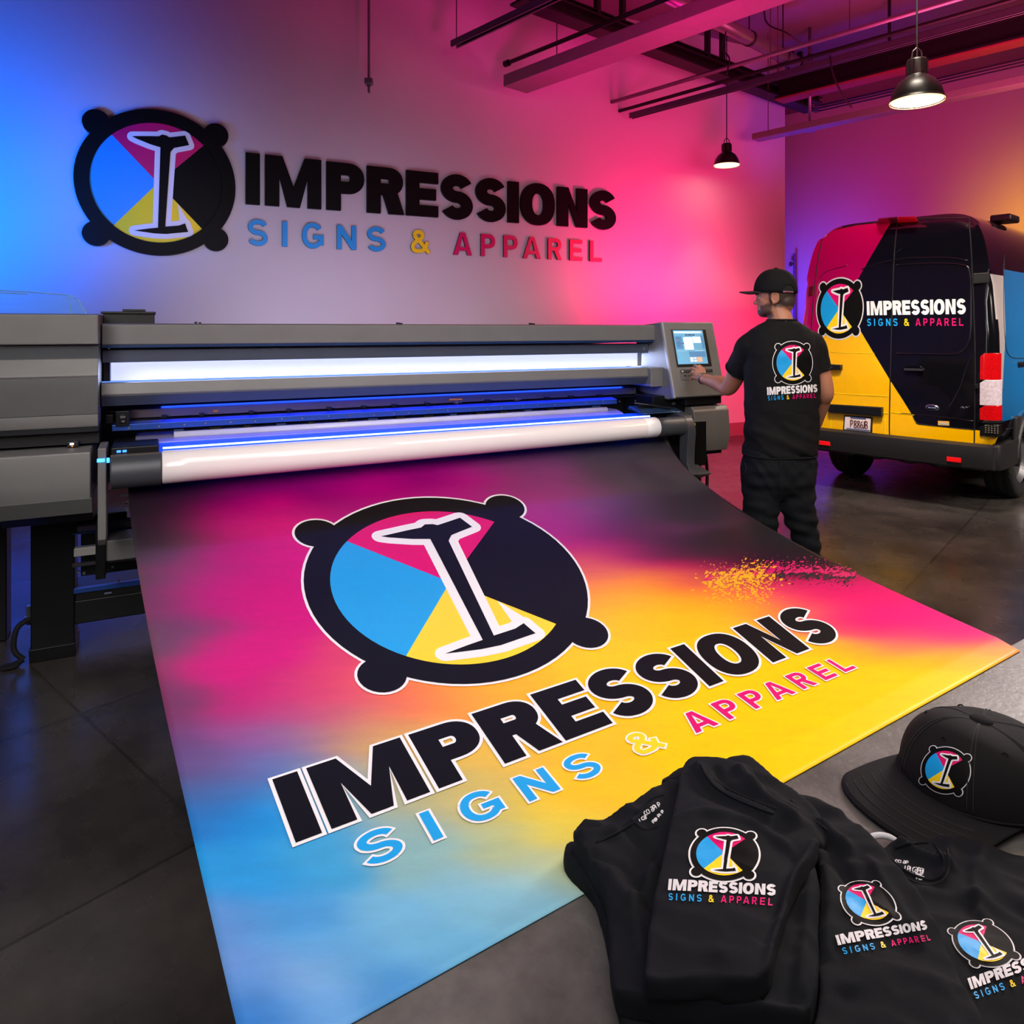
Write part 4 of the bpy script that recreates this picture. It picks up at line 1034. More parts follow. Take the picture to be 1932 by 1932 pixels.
SEAM = mat('seam_black', (6, 6, 8), .6)
vtube('door_seam', SEAM, [[(1694, 412), (1688, 470), (1684, 560), (1680, 700), (1678, 800), (1679, 832)]], .006)
vtube('door_outline_seam', SEAM, [[(1556, 438), (1545, 480), (1535, 560), (1530, 640), (1526, 740), (1530, 820)], [(1828, 412), (1833, 480), (1838, 600), (1840, 700), (1838, 845)]], .006)
vtube('roof_edge_seam', SEAM, [[(1556, 438), (1620, 424), (1700, 414), (1830, 410)]], .005)
vtube('window_recess_line', mat('gloss_ridge', (16, 18, 24), .1, coat=1.), [[(1690, 500), (1760, 497), (1815, 500), (1830, 515), (1832, 580), (1830, 640), (1815, 662), (1790, 668), (1690, 667)]], .008, seg=8)
vtube('upper_crease', mat('gloss_ridge', (16, 18, 24)), [[(1625, 508), (1690, 490), (1780, 486), (1826, 492)], [(1700, 470), (1690, 478)]], .007, seg=8)
vtube('left_window_recess', mat('mag_ridge', (150, 0, 70), .15, coat=1.), [[(1600, 500), (1560, 512), (1545, 530), (1540, 570)]], .007)
vtube('yellow_crease', mat('yel_ridge', (255, 200, 20), .15, coat=1.), [[(1566, 664), (1600, 666), (1650, 667)], [(1572, 742), (1620, 745), (1676, 748)]], .004)
vtube('lower_door_crease', mat('yel_ridge', (255, 200, 20)), [[(1545, 770), (1600, 776), (1676, 780)], [(1682, 778), (1725, 783)], [(1568, 782), (1568, 822), (1580, 829), (1650, 833), (1668, 828), (1670, 790)]], .005)
vtube('lower_black_crease', mat('gloss_ridge', (16, 18, 24)), [[(1700, 780), (1760, 785), (1840, 795)], [(1840, 660), (1825, 690), (1812, 730), (1790, 770)]], .005)
# black tailboard lip edge
vtube('wrap_edge', SEAM, [[(1722, 784), (1728, 796), (1740, 801), (1838, 811)]], .004)
def vpad(nm, m, q, out=.012, bevel=.004, y0=.0):
    """raised pad on the rear face outlined by pixel corners"""
    P_ = []
    for x, y in q:
        s = raysurf(VT)(x, y)
        P_.append(VMI @ s[0] if s else vpix(x, y, 0))
    mb = MB(); k = len(P_)
    vs = [p+Vector((0, .02, 0)) for p in P_]+[p-Vector((0, out, 0)) for p in P_]
    mb.add(vs, [tuple(range(k)), tuple(range(k, 2*k))[::-1]]+[(i, (i+1) % k, (i+1) % k+k, i+k) for i in range(k)])
    return mb.build(nm, m, van, bevel)
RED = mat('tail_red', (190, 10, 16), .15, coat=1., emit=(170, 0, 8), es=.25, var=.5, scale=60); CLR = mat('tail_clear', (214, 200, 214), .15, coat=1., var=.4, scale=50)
DRED = mat('dark_red_lens', (96, 8, 10), .15, coat=1.)
vpad('handle_bar', BLK, [(1567, 762), (1667, 768), (1667, 785), (1566, 777)], .05, .008)
pl = vpad('plate_frame', BLK, [(1594, 783), (1647, 787), (1646, 818), (1592, 812)], .02, .003)
pp = vpad('license_plate', mat('plate_white', (222, 206, 208), .4), [(1596.5, 785.5), (1645, 789.5), (1643.5, 814.5), (1595, 809.5)], .026, .001)
vpad('left_door_handle', BLK, [(1568, 687), (1590, 688), (1590, 697), (1568, 697)], .05, .006)
dh = vpad('door_handle_cup', mat('cup_black', (6, 6, 9), .2), [(1702, 696), (1712, 690), (1735, 690), (1745, 697), (1735, 703), (1712, 703)], .004, .002)
vpad('door_handle', mat('handle_grey', (44, 44, 50), .3), [(1708, 695), (1743, 696), (1743, 700), (1708, 699)], .04, .004)
vpad('small_sticker', mat('sticker_orange', (226, 170, 90), .5), [(1770, 794), (1791, 795), (1791, 803), (1770, 802)], .004, 0)
vpad('sticker_stripe', mat('sticker_blue', (150, 190, 210), .5), [(1773, 798), (1789, 799), (1789, 801.5), (1773, 800.5)], .006, 0)
# oval badge
so = raysurf(VT)(1759, 769); ov = VMI @ so[0]
mb = MB(); mb.ell(ov, (.058, .012, .028)); mb.build('badge_rim', mat('chrome', (200, 205, 215), .12, .9), van, smooth=True)
mb = MB(); mb.ell(ov-Vector((0, .006, 0)), (.05, .012, .022)); mb.build('oval_badge', mat('badge_navy', (24, 32, 70), .2, .3), van, smooth=True)
mb = MB()
for k in range(5):
    x = ov.x-.03+k*.014; mb.tube([(x, ov.y-.018, ov.z-.004), (x+.006, ov.y-.0185, ov.z+.006), (x+.01, ov.y-.018, ov.z-.003)], .0016, 6)
mb.build('badge_script', mat('chrome', (200, 205, 215)), van)
vtube('model_script', mat('chrome', (200, 205, 215)), [[(1812, 770), (1816, 767), (1818, 771)], [(1820, 770), (1823, 767), (1825, 770)], [(1826, 768), (1829, 767)]], .0028, lift=.004)
# lights
def vbox(nm, m, x0, x1, y0, y1, z0, z1, bevel=.01):
    mb = MB(); mb.box(x0, x1, y0, y1, z0, z1); return mb.build(nm, m, van, bevel)
def cornerlamp(nm, m, y0p, y1p, dx=0., dz0=0., xl=(1849, 1884)):
    a = vpix(xl[0], y0p, 0); b = vpix(xl[0]-1, y1p, 0)
    x0 = a.x; xr = VW+.012-max(0, (a.z-1.15))**1.5*.085
    mb = MB(); z1, z0 = a.z, b.z
    pf = [(x0, -.012), (xr-.10, -.012), (xr-.045, .01), (xr-.01, .055), (xr, .10), (xr-.02, .12), (x0, .1)]
    k = len(pf)
    sh = lambda x: .0
    vs = [(x, y+max(0, z0-1)**1.6*.075, z0) for x, y in pf]+[(x, y+max(0, z1-1)**1.6*.075, z1+(-.03 if x == x0 else 0)) for x, y in pf]
    mb.add(vs, [tuple(range(k))[::-1], tuple(range(k, 2*k))]+[(i, (i+1) % k, (i+1) % k+k, i+k) for i in range(k)])
    return mb.build(nm, m, van, .004)
tl = cornerlamp('tail_light', RED, 666, 716)
cornerlamp('reversing_light', CLR, 716, 764)
cornerlamp('lower_tail_light', RED, 764, 792)
cornerlamp('tail_light_housing', BLK, 792, 797)
lp = cornerlamp('fog_lamp', mat('smoked', (22, 20, 20), .2), 800, 822)
q = vpix(1866, 810, -.02)
mb = MB()
for k in range(5):
    for j in range(4): mb.box(q.x-.03+k*.022, q.x-.02+k*.022, -.022, -.012, q.z-.03+j*.018, q.z-.022+j*.018)
mb.build('lamp_dots', mat('dots', (120, 110, 100), .3), van)
for k, (x0, x1, nm, m) in enumerate([(1654, 1692, 'roof_brake_light', DRED), (1694, 1732, 'roof_brake_light', RED)]):
    vpad(nm, m, [(x0+4, 412), (x1, 409), (x1, 420), (x0, 424)] if k == 0 else [(x0, 409), (x1-6, 408), (x1, 418), (x0, 420)], .006, .003)
vpad('door_hinge', BLK, [(1838, 516), (1868, 514), (1868, 534), (1838, 536)], .03, .006)
vpad('door_hinge', DRED, [(1527, 541), (1536, 539), (1535, 557), (1526, 558)], .012, .004)
vpad('door_hinge', BLK, [(1840, 724), (1847, 724), (1847, 733), (1840, 733)], .03, .004)
# bumper
BMP = mat('bumper_plastic', (23, 22, 25), .55, bump=.05, bscale=400)
mb = MB()
def brow(z, o, rr):
    pts = [(-.005, .5), (-.02, .1), (.0, .0-o*.6), (.1, -o), (VW/2, -o-.02), (VW-.1, -o), (VW+.0, -o*.5), (VW+.03, .12), (VW+.02, .62)]
    return [(p.x, p.y, z) for p in catmull([(x, y, 0) for x, y in pts], 6)]
prof = [(.60, .03), (.585, .12), (.50, .13), (.40, .11), (.385, .04)]
rows = [brow(z, o, 0) for z, o in prof]
L_ = len(rows[0]); vs = [p for r in rows for p in r]
mb.add(vs, [(i*L_+k, i*L_+k+1, (i+1)*L_+k+1, (i+1)*L_+k) for i in range(len(rows)-1) for k in range(L_-1)])
bp_ = mb.build('rear_bumper', BMP, van, smooth=True, fix=True)
bp_.modifiers.new('s', 'SOLIDIFY').thickness = .02
e = bp_.modifiers.new('e', 'EDGE_SPLIT'); e.split_angle = .6
def bref(x, y):
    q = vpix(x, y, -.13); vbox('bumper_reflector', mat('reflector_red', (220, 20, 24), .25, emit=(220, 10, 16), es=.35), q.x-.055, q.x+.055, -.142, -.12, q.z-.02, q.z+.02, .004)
bref(1556.5, 836); bref(1800, 867)
vbox('side_skirt', BMP, VW-.03, VW+.015, .5, 1.0-.35, .42, .80, .02)
vbox('side_skirt', BMP, VW-.03, VW+.015, 1.55, 4.3, .38, .62, .02)
vbox('underbody', BLK, .12, VW-.12, .12, 5.2, .34, .5, .02)
mb = MB()
for a in [(.5, .12), (.75, .1), (1.05, .14), (1.3, .09)]: mb.ell((a[0], .12, .37), (.1, .08, .04))
mb.build('underbody_parts', BLK, van, smooth=True)
vtube('side_panel_seam', SEAM, [[(1895, 480), (1893, 560), (1896, 640), (1905, 672), (1932, 676)], [(1898, 810), (1932, 802)], [(1896, 846), (1932, 842)]], .004)
vpad_side = None
s = raysurf(VT)(1925, 686)
if s:
    q = VMI @ s[0]; vbox('side_door_handle', BLK, q.x-.01, q.x+.035, q.y-.08, q.y+.12, q.z-.02, q.z+.02, .008)
# wheel arch + wheels
TYRE = mat('tyre', (16, 16, 17), .75, bump=.5, bscale=50); RIM = mat('rim', (120, 120, 124), .35, .7)
def wheel(x, y, side):
    r = .36; w = .25
    root_c = (x, y, r)
    mb = MB(); hw = w/2
    pf = [(.22, -hw*.9), (.30, -hw), (.335, -hw*.96), (.355, -hw*.8), (.36, -hw*.55), (.36, -.05), (.353, -.045), (.353, -.035), (.36, -.03), (.36, .03), (.353, .035), (.353, .045), (.36, .05), (.36, hw*.55), (.355, hw*.8), (.335, hw*.96), (.30, hw), (.22, hw*.9)]
    mb.lathe(pf, root_c, 64, 'x'); o = mb.build('tyre', TYRE, van, smooth=True)
    mb = MB(); s_ = side*hw
    mb.lathe([(.225, -hw*.8), (.225, hw*.8), (.18, s_*.5), (.06, s_*.75), (0, s_*.8)], root_c, 40, 'x'); mb.build('wheel_rim', RIM, o)
for x in (.17, VW-.17):
    for y in (.95, 4.55): wheel(x, y, -1 if x < 1 else 1)
mb = MB()
for x in (VW-.02,):
    pts = [(x+.02, .95+.44*math.cos(a), .36+.44*math.sin(a)) for a in [PI*k/16 for k in range(17)]]
    mb.tube(pts, .035, 8)
mb.build('wheel_arch', BMP, van, smooth=True)
vbox('roof_vent', BLK, VW-.36, VW-.18, 1.1, 1.4, 2.62, 2.69, .02)
# wrap graphics
lv = logo_layers([(1553, 542), (1617.5, 539), (1615, 624.6), (1551.4, 624.6)], [(1635, 568.5), (1636, 595), (1822.7, 592.5), (1822.7, 563.7)], [(1636, 601.5), (1636, 615), (1818, 614.7), (1817.6, 600)], .045, 'w', 0, ocol='g')
img_print('wrap_logo', van, VT, lv, 9, .0012, .003)
# plate characters (as far as they read: P 8 8 6 J B style blurs)
def seg_chars(nm, m, tree, parent, chars, r, lift=.004, W=None):
    mb = MB()
    G = {'P': [[(0, 1), (0, 0), (.7, 0), (.8, .25), (.7, .5), (0, .5)]], '8': [[(.4, .5), (.05, .3), (.1, .05), (.7, .05), (.75, .3), (.4, .5), (0, .75), (.15, 1), (.7, 1), (.8, .75), (.4, .5)]],
         '6': [[(.7, .05), (.2, .2), (0, .7), (.2, 1), (.7, .95), (.75, .6), (.3, .5), (.05, .65)]], 'J': [[(.6, 0), (.6, .85), (.4, 1), (.1, .9)]], 'B': [[(0, 1), (0, 0), (.6, .05), (.65, .4), (0, .5), (.7, .6), (.7, .95), (0, 1)]]}
    for ch, f in chars:
        for st in G[ch]: img_tube(mb, tree, [f(p) for p in st], r, lift, 5)
    return mb.build(nm, m, parent, smooth=True, world=True)
PT = bvh(pp.data, VMW)
def cell(x0, x1, y0, y1, sk=0): return lambda p: (x0+(x1-x0)*p[0], y0+(y1-y0)*p[1]+p[0]*.5)
seg_chars('plate_text', mat('plate_ink', (80, 24, 34), .5), PT, pp, [('P', cell(1605, 1610, 793, 805)), ('8', cell(1611.5, 1617, 793.5, 806)), ('8', cell(1618, 1623, 794, 806.5)), ('6', cell(1624, 1629, 794.5, 807)), ('J', cell(1628.5, 1632, 794.5, 807.5)), ('B', cell(1632.5, 1638, 795, 808))], .0035)
mb = MB(); img_tube(mb, PT, [(1605, 787.6), (1634, 790)], .005, .002); mb.build('plate_header', mat('plate_blue', (60, 80, 150), .5), pp, world=True)
mb = MB(); img_tube(mb, PT, [(1597, 808), (1641, 812.5)], .004, .002); mb.build('plate_footer', mat('plate_blue', (60, 80, 150)), pp, world=True)
# ---------- the man ----------
ZM = 3.85
MR = thing('person', 'man in black cap, black logo t-shirt and black trousers, seen from behind, touching the console', 'person', (1.42, ZM, 0))
def q(px, py, dy=0.): return pix(px, py, ZM+dy)
def mring(py, xl, xr, hd, dy, n=36, p=2.6, yaw=.12):
    a = q(xl, py, dy); b = q(xr, py, dy); c = (a+b)/2; hw = (b.x-a.x)/2; out = []
    for k in range(n):
        t = 2*PI*k/n; cc, ss = math.cos(t), math.sin(t)
        x = math.copysign(abs(cc)**(2/p), cc)*hw; y = math.copysign(abs(ss)**(2/p), ss)*hd
        out.append((c.x+x*math.cos(yaw)-y*math.sin(yaw), c.y+x*math.sin(yaw)+y*math.cos(yaw), c.z))
    return out
def tub(mb, pts, rad, n=6, seg=16):
    """smooth tapered limb through (point, radius)"""
    P_ = catmull(pts, n); k = len(pts); rr = []
    for i in range(len(P_)):
        t = i/n; a = int(t); f = t-a; a = min(a, k-1); b = min(a+1, k-1)
        f = f*f*(3-2*f); rr.append(rad[a]*(1-f)+rad[b]*f)
    mb.tube(P_, rr, seg)
    mb.ell(P_[0], (rr[0],)*3, seg=12, rings=8); mb.ell(P_[-1], (rr[-1],)*3, seg=12, rings=8)
# landmarks
SHL, ELL_, WRL = q(1419, 650, .03), q(1376, 731, .24), q(1324, 713, .50)
SHR, ELR, WRR = q(1530, 650, .03), q(1557, 738, .02), q(1541, 800, .16)
# --- head frame ---
HC = q(1462, 556, .04)
fw = Vector((-.90, .43, -.05)).normalized(); sd = Vector((-fw.y, fw.x, 0)).normalized(); up = fw.cross(sd) if fw.cross(sd).z > 0 else sd.cross(fw)
# sd: toward the man's left (camera-facing side is the ear we see)
if sd.y > 0: sd = -sd          # camera side
HR = Matrix((fw, sd, up)).transposed()
def hp(f, s, u): return HC+HR @ Vector((f, s, u))
b = MB()
# neck, torso core
tub(b, [q(1478, 650, .02), q(1476, 615, .02), q(1468, 588, .035), q(1465, 565, .04)], [.085, .062, .060, .062])
b.loft([mring(615, 1440, 1512, .06, .02), mring(640, 1418, 1532, .09, .02), mring(690, 1415, 1538, .11, .02), mring(760, 1418, 1530, .105, .02), mring(840, 1418, 1528, .11, .02), mring(890, 1425, 1518, .09, .02), mring(925, 1440, 1500, .05, .02)])
# skull / face
b.ell(hp(-.008, 0, .018), (.100, .078, .100), HR)
b.ell(hp(.022, 0, -.045), (.068, .060, .070), HR)
b.ell(hp(.058, 0, -.088), (.036, .034, .030), HR)      # chin
b.ell(hp(.030, .036, -.075), (.045, .022, .032), HR); b.ell(hp(.030, -.036, -.075), (.045, .022, .032), HR)
b.ell(hp(.074, 0, .004), (.022, .052, .014), HR)       # brow
b.ell(hp(.084, 0, -.022), (.014, .011, .026), HR); b.ell(hp(.098, 0, -.037), (.015, .013, .011), HR)   # nose
b.ell(hp(.086, 0, -.062), (.010, .022, .006), HR); b.ell(hp(.085, 0, -.071), (.010, .019, .006), HR)   # lips
b.ell(hp(.056, .04, -.028), (.02, .016, .018), HR); b.ell(hp(.056, -.04, -.028), (.02, .016, .018), HR)
b.ell(hp(-.055, 0, -.035), (.045, .06, .06), HR)
# ears
for s_ in (1, -1):
    er = HR @ Matrix.Rotation(-.25*s_, 3, 'Z')
    P_ = [hp(-.004+.019*math.cos(a)-.004, s_*.082+s_*.004*math.sin(a), -.020+.027*math.sin(a)) for a in [2*PI*k/16 for k in range(16)]]
    b.tube(P_, .0042, 8, closed=True)
    b.ell(hp(-.006, s_*.078, -.022), (.016, .004, .026), er); b.ell(hp(.0, s_*.078, -.045), (.009, .006, .010), HR)
# arms
tub(b, [SHL+V(.05, 0, -.02), SHL, SHL.lerp(ELL_, .5)+V(-.006, -.01, 0), ELL_+V(.0, .0, .002), ELL_.lerp(WRL, .28)+V(0, 0, .003), ELL_.lerp(WRL, .7), WRL], [.07, .066, .055, .045, .047, .034, .028])
tub(b, [SHR+V(-.05, 0, -.02), SHR, SHR.lerp(ELR, .5)+V(.004, 0, 0), ELR, ELR.lerp(WRR, .3)+V(.002, .01, 0), WRR], [.07, .066, .053, .044, .043, .028])
# left hand on the keypad
def hand(W, kn, tips, mids, thumb, rad=.0085):
    for k_, (kk, m_, t_) in enumerate(zip(kn, mids, tips)):
        b.tube([W.lerp(kk, .1), W.lerp(kk, .55), kk], [.019, .016, .0125], 10)
        P_ = catmull([kk, m_[0], m_[1], t_], 4)
        b.tube(P_, [rad*1.15+(rad*.78-rad*1.15)*i/(len(P_)-1) for i in range(len(P_))], 10)
        b.ell(t_, (rad*.8,)*3, seg=10, rings=6); b.ell(kk, (rad*1.35,)*3, seg=10, rings=6)
    b.tube(catmull(thumb, 4), [.015+(.0085-.015)*i/((len(thumb)-1)*4) for i in range((len(thumb)-1)*4+1)], 10); b.ell(thumb[-1], (.008,)*3, seg=10, rings=6)
def hq(px, py, z): return pix(px, py, z)
Wl = WRL
kn = [hq(1309.5, 712, 4.42), hq(1312, 706, 4.435), hq(1316, 701, 4.44), hq(1321, 698, 4.44)]
tips = [hq(1302, 717, 4.47), hq(1301.5, 707.5, 4.50), hq(1302.5, 697.5, 4.515), hq(1309, 690.5, 4.525)]
mids = [(hq(1306, 711.5, 4.445), hq(1303, 713, 4.465)), (hq(1307.5, 703, 4.465), hq(1303.5, 703.5, 4.49)), (hq(1310, 696.5, 4.475), hq(1305, 695, 4.50)), (hq(1316, 692.5, 4.475), hq(1312, 689.5, 4.505))]
hand(Wl, kn, tips, mids, [hq(1325, 709, 4.37), hq(1328, 702, 4.41), hq(1325, 695, 4.455), hq(1319, 690, 4.50)])
b.ell(hq(1317, 706, 4.40), (.028, .036, .020), Matrix.Rotation(.3, 3, 'Z'))
# right hand, curled in front of the hip
Wr = WRR; k0 = [Wr+V(-.03+.004*i, .05+.004*i, -.075-.0*i)+V(.0, .018*i, 0) for i in range(4)]
t0 = [k+V(-.035, .012, -.045) for k in k0]; m0 = [(k+V(-.012, .012, -.03), k+V(-.025, .014, -.045)) for k in k0]
hand(Wr, k0, t0, m0, [Wr+V(-.01, .06, -.03), Wr+V(-.03, .09, -.06), Wr+V(-.045, .09, -.09)])
b.ell(Wr+V(-.015, .04, -.045), (.02, .04, .04))
# legs (under the trousers)
FL = [q(1437, 900, .02), q(1436, 960, .02), q(1437, 1010, .03), q(1438, 1080, .02), q(1440, 1160, .03)]
FR = [q(1505, 900, .02), q(1507, 960, .02), q(1522, 1015, .03), q(1533, 1070, .02), q(1540, 1160, .03)]
tub(b, FL, [.07, .066, .055, .05, .035]); tub(b, FR, [.07, .066, .055, .05, .035])
SKIN = mat('skin', (176, 118, 92), .5, var=.08, scale=30, bump=.08, bscale=700)
STUB = mat('stubble', (84, 58, 48), .75, var=.35, scale=260, bump=.3, bscale=700)
HAIR = mat('short_hair', (52, 42, 38), .8, var=.4, scale=240, bump=.4, bscale=600)
me = fuse(b, .0042, 4, factor=.45)
me.materials.append(SKIN)
HI = HR.transposed()
def sst(a, b, x):
    t = max(0, min(1, (x-a)/(b-a))); return t*t*(3-2*t)
at_ = me.color_attributes.new('tone', 'FLOAT_COLOR', 'POINT')
cs_, cb_, ch_ = [Vector(lin(c)[:3]) for c in ((178, 120, 94), (64, 44, 38), (50, 41, 38))]
for i_, v in enumerate(me.vertices):
    f_, s_, u_ = HI @ (v.co-HC); k = 0; col = cs_
    if abs(f_) < .14 and abs(s_) < .1 and -.15 < u_ < .13:
        nz = noise.noise(v.co*70)*.007+noise.noise(v.co*240)*.004
        ear = abs(s_) > .0755 and -.032 < f_ < .022 and u_ > -.055
        beard = sst(.004, .020, f_+nz)*sst(-.034, -.052, u_+nz+max(0, f_-.02)*.25)*sst(-.135, -.118, u_)
        beard *= 1-sst(.070, .078, f_)*sst(-.080, -.074, u_)*sst(-.052, -.058, u_)
        side = sst(.030, .020, f_+nz)*sst(.0, .010, f_)*sst(-.06, -.045, u_)
        hair = sst(.012, -.004, f_+nz)*sst(-.078, -.058, u_+nz+max(0, -.06-f_)*.15)
        if not ear:
            col = cs_.lerp(cb_, max(beard, side)*.92).lerp(ch_, hair*.95)
    at_.data[i_].color = (*col, 1)
nt = SKIN.node_tree; an = nt.nodes.new('ShaderNodeAttribute'); an.attribute_name = 'tone'
nn = nt.nodes.new('ShaderNodeTexNoise'); nn.inputs['Scale'].default_value = 320; mrn = nt.nodes.new('ShaderNodeMapRange'); mrn.inputs['To Min'].default_value = .82; mrn.inputs['To Max'].default_value = 1.15
nt.links.new(nn.outputs['Fac'], mrn.inputs[0]); vs_ = nt.nodes.new('ShaderNodeVectorMath'); vs_.operation = 'SCALE'
nt.links.new(an.outputs['Color'], vs_.inputs[0]); nt.links.new(mrn.outputs[0], vs_.inputs['Scale']); nt.links.new(vs_.outputs[0], nt.nodes['Principled BSDF'].inputs['Base Color'])
body = link('body', me, MR, world=True); body.data.shade_smooth()
mb = MB()
for s_ in (.028, -.028): mb.ell(hp(.073, s_, -.014), (.008, .012, .006), HR)
mb.build('eyes', mat('eye_white', (225, 220, 215), .2), MR, smooth=True, world=True)
mb = MB()
for s_ in (.03, -.03): mb.tube([hp(.092-.012*abs(k-2)/2*(1 if (k-2)*s_ > 0 else .2), s_+(k-2)*.010, .003+.003*(1-abs(k-2)/2)) for k in range(5)], .0035, 8)
mb.build('eyebrows', HAIR, MR, smooth=True, world=True)
# --- shirt ---
def wrinkle(me, fn):
    me.update(); ns = [v.normal.copy() for v in me.vertices]
    for v, n_ in zip(me.vertices, ns): v.co += n_*fn(v.co)
CLOTH = mat('black_cotton', (10, 11, 14), .85, spec=.25, var=.25, scale=18, bump=.25, bscale=1400)
b = MB()
b.loft([mring(603, 1450, 1500, .052, .02), mring(610, 1438, 1511, .07, .02), mring(622, 1416, 1528, .088, .02), mring(640, 1406, 1541, .108, .02), mring(668, 1405, 1547, .128, .02), mring(720, 1406, 1546, .135, .02), mring(780, 1407, 1541, .132, .02), mring(822, 1406, 1540, .138, .02), mring(848, 1403, 1540, .142, .02), mring(858, 1402, 1540, .14, .02)])
tub(b, [SHL+V(.07, 0, .01), SHL+V(.0, 0, -.005), SHL.lerp(ELL_, .35), SHL.lerp(ELL_, .60)], [.07, .078, .074, .070])
tub(b, [SHR+V(-.07, 0, .01), SHR+V(-.0, 0, -.005), SHR.lerp(ELR, .35), SHR.lerp(ELR, .58)], [.07, .078, .072, .066])
me = fuse(b, .007, 5)
# open the sleeves: trim the rounded ends
bm = bmesh.new(); bm.from_mesh(me)
for S_, E_, t_ in ((SHL, ELL_, .60), (SHR, ELR, .58)):
    d_ = (E_-S_).normalized(); p0 = S_.lerp(E_, t_)
    near = [f for f in bm.faces if (f.calc_center_median()-p0).length < .16 and (f.calc_center_median()-p0).dot(d_) > -.09]
    g_ = list({v for f in near for v in f.verts})+list({e for f in near for e in f.edges})+near
    bmesh.ops.bisect_plane(bm, geom=g_, dist=1e-5, plane_co=p0, plane_no=d_, clear_outer=False)
    kill = [f for f in bm.faces if (f.calc_center_median()-p0).length < .10 and (f.calc_center_median()-p0).dot(d_) > 1e-5]
    bmesh.ops.delete(bm, geom=kill, context='FACES')
bm.to_mesh(me); bm.free()
def shw(c):
    z = c.z; k_ = 1 if not (abs(c.x-1.42) < .14 and c.y < ZM and 1.15 < c.z < 1.55) else .35
    return k_*shw2(c)
def shw2(c):
    z = c.z; low = max(0, min(1, (1.35-z)/.4))
    a = noise.noise(Vector((c.x*5, c.y*5, z*22+c.x*10)))*.010*low
    a += noise.noise(Vector((c.x*9+z*6, c.y*9, z*9-c.x*8)))*.008
    a += noise.noise(c*28)*.002
    a += (-abs(noise.noise(Vector((c.x*3, c.y*3, z*9+c.x*5))))*.016*low)
    return a
wrinkle(me, shw)
me.materials.append(CLOTH)
sh = link('t_shirt', me, MR, world=True, smooth=True)
mb = MB()
mb.tube([Vector(p) for p in mring(604, 1449, 1501, .057, .02)], .0055, 8, closed=True)
mb.build('collar', CLOTH, sh, smooth=True, world=True)
STI = bvh(sh.data, wmat(sh))
for S_, E_, t_, r_ in ((SHL, ELL_, .60, .0715), (SHR, ELR, .58, .0675)):
    d_ = (E_-S_).normalized(); c_ = S_.lerp(E_, t_)-d_*.006; x_ = d_.cross(V(0, 0, 1)).normalized(); y_ = d_.cross(x_)
    mb = MB(); mb.tube([c_+x_*math.cos(a)*r_+y_*math.sin(a)*r_ for a in [2*PI*k/24 for k in range(24)]], .004, 8, closed=True)
    mb.build('sleeve_hem', CLOTH, sh, smooth=True, world=True)
mb = MB(); mb.tube([Vector(p) for p in mring(857, 1404, 1538, .137, .02)], .004, 8, closed=True)
mb.build('bottom_hem', CLOTH, sh, smooth=True, world=True)
lay = logo_layers([(1468, 654.5), (1522, 654), (1524, 713.5), (1468, 715)], [(1447, 730.7), (1447.6, 745.5), (1542, 739.5), (1541.7, 725)], [(1448.6, 747.5), (1449, 755.5), (1539.3, 750.5), (1539, 742)], .03, 'w')
img_print('printed_logo', sh, STI, lay, 3, .0006, .0016)
# --- trousers ---
PANT = mat('black_trouser_cloth', (10, 14, 20), .85, spec=.25, var=.25, scale=14, bump=.25, bscale=900)
b = MB()
b.loft([mring(846, 1406, 1537, .128, .02), mring(880, 1402, 1537, .135, .02), mring(905, 1402, 1537, .128, .02), mring(925, 1406, 1533, .10, .02), mring(940, 1425, 1515, .06, .02)])
tub(b, [q(1438, 890, .02), q(1435, 950, .02), q(1437, 1003, .03), q(1440, 1050, .02), q(1441, 1110, .02), q(1442, 1165, .03)], [.098, .098, .080, .070, .062, .055])
tub(b, [q(1501, 890, .02), q(1506, 955, .02), q(1519, 1010, .03), q(1528, 1050, .02), q(1536, 1110, .02), q(1540, 1165, .03)], [.098, .092, .074, .064, .060, .055])
me = fuse(b, .008, 12)
def pw(c):
    a = noise.noise(Vector((c.x*6+c.z*9, c.y*6, c.z*15-c.x*9)))*.009
    a += noise.noise(Vector((c.x*5-c.z*7, c.y*8, c.z*24)))*.006
    kn_ = math.exp(-((c.z-.52)/.14)**2); a += math.sin(c.z*95+c.x*22)*.0045*kn_
    a -= abs(noise.noise(Vector((c.x*7, c.y*4, c.z*12+c.x*14))))*.012
    return a+.003
wrinkle(me, pw); me.materials.append(PANT)
tr = link('trousers', me, MR, world=True, smooth=True)
TT = bvh(tr.data, wmat(tr))
mb = MB(); img_tube(mb, TT, [(1404, 872), (1408, 882), (1406, 896)], .003, .002); img_tube(mb, TT, [(1472, 862), (1473, 900), (1472, 945)], .002, .001)
o_ = mb.build('trouser_seams', mat('seam_dark', (8, 10, 14), .9), tr, smooth=True, world=True)
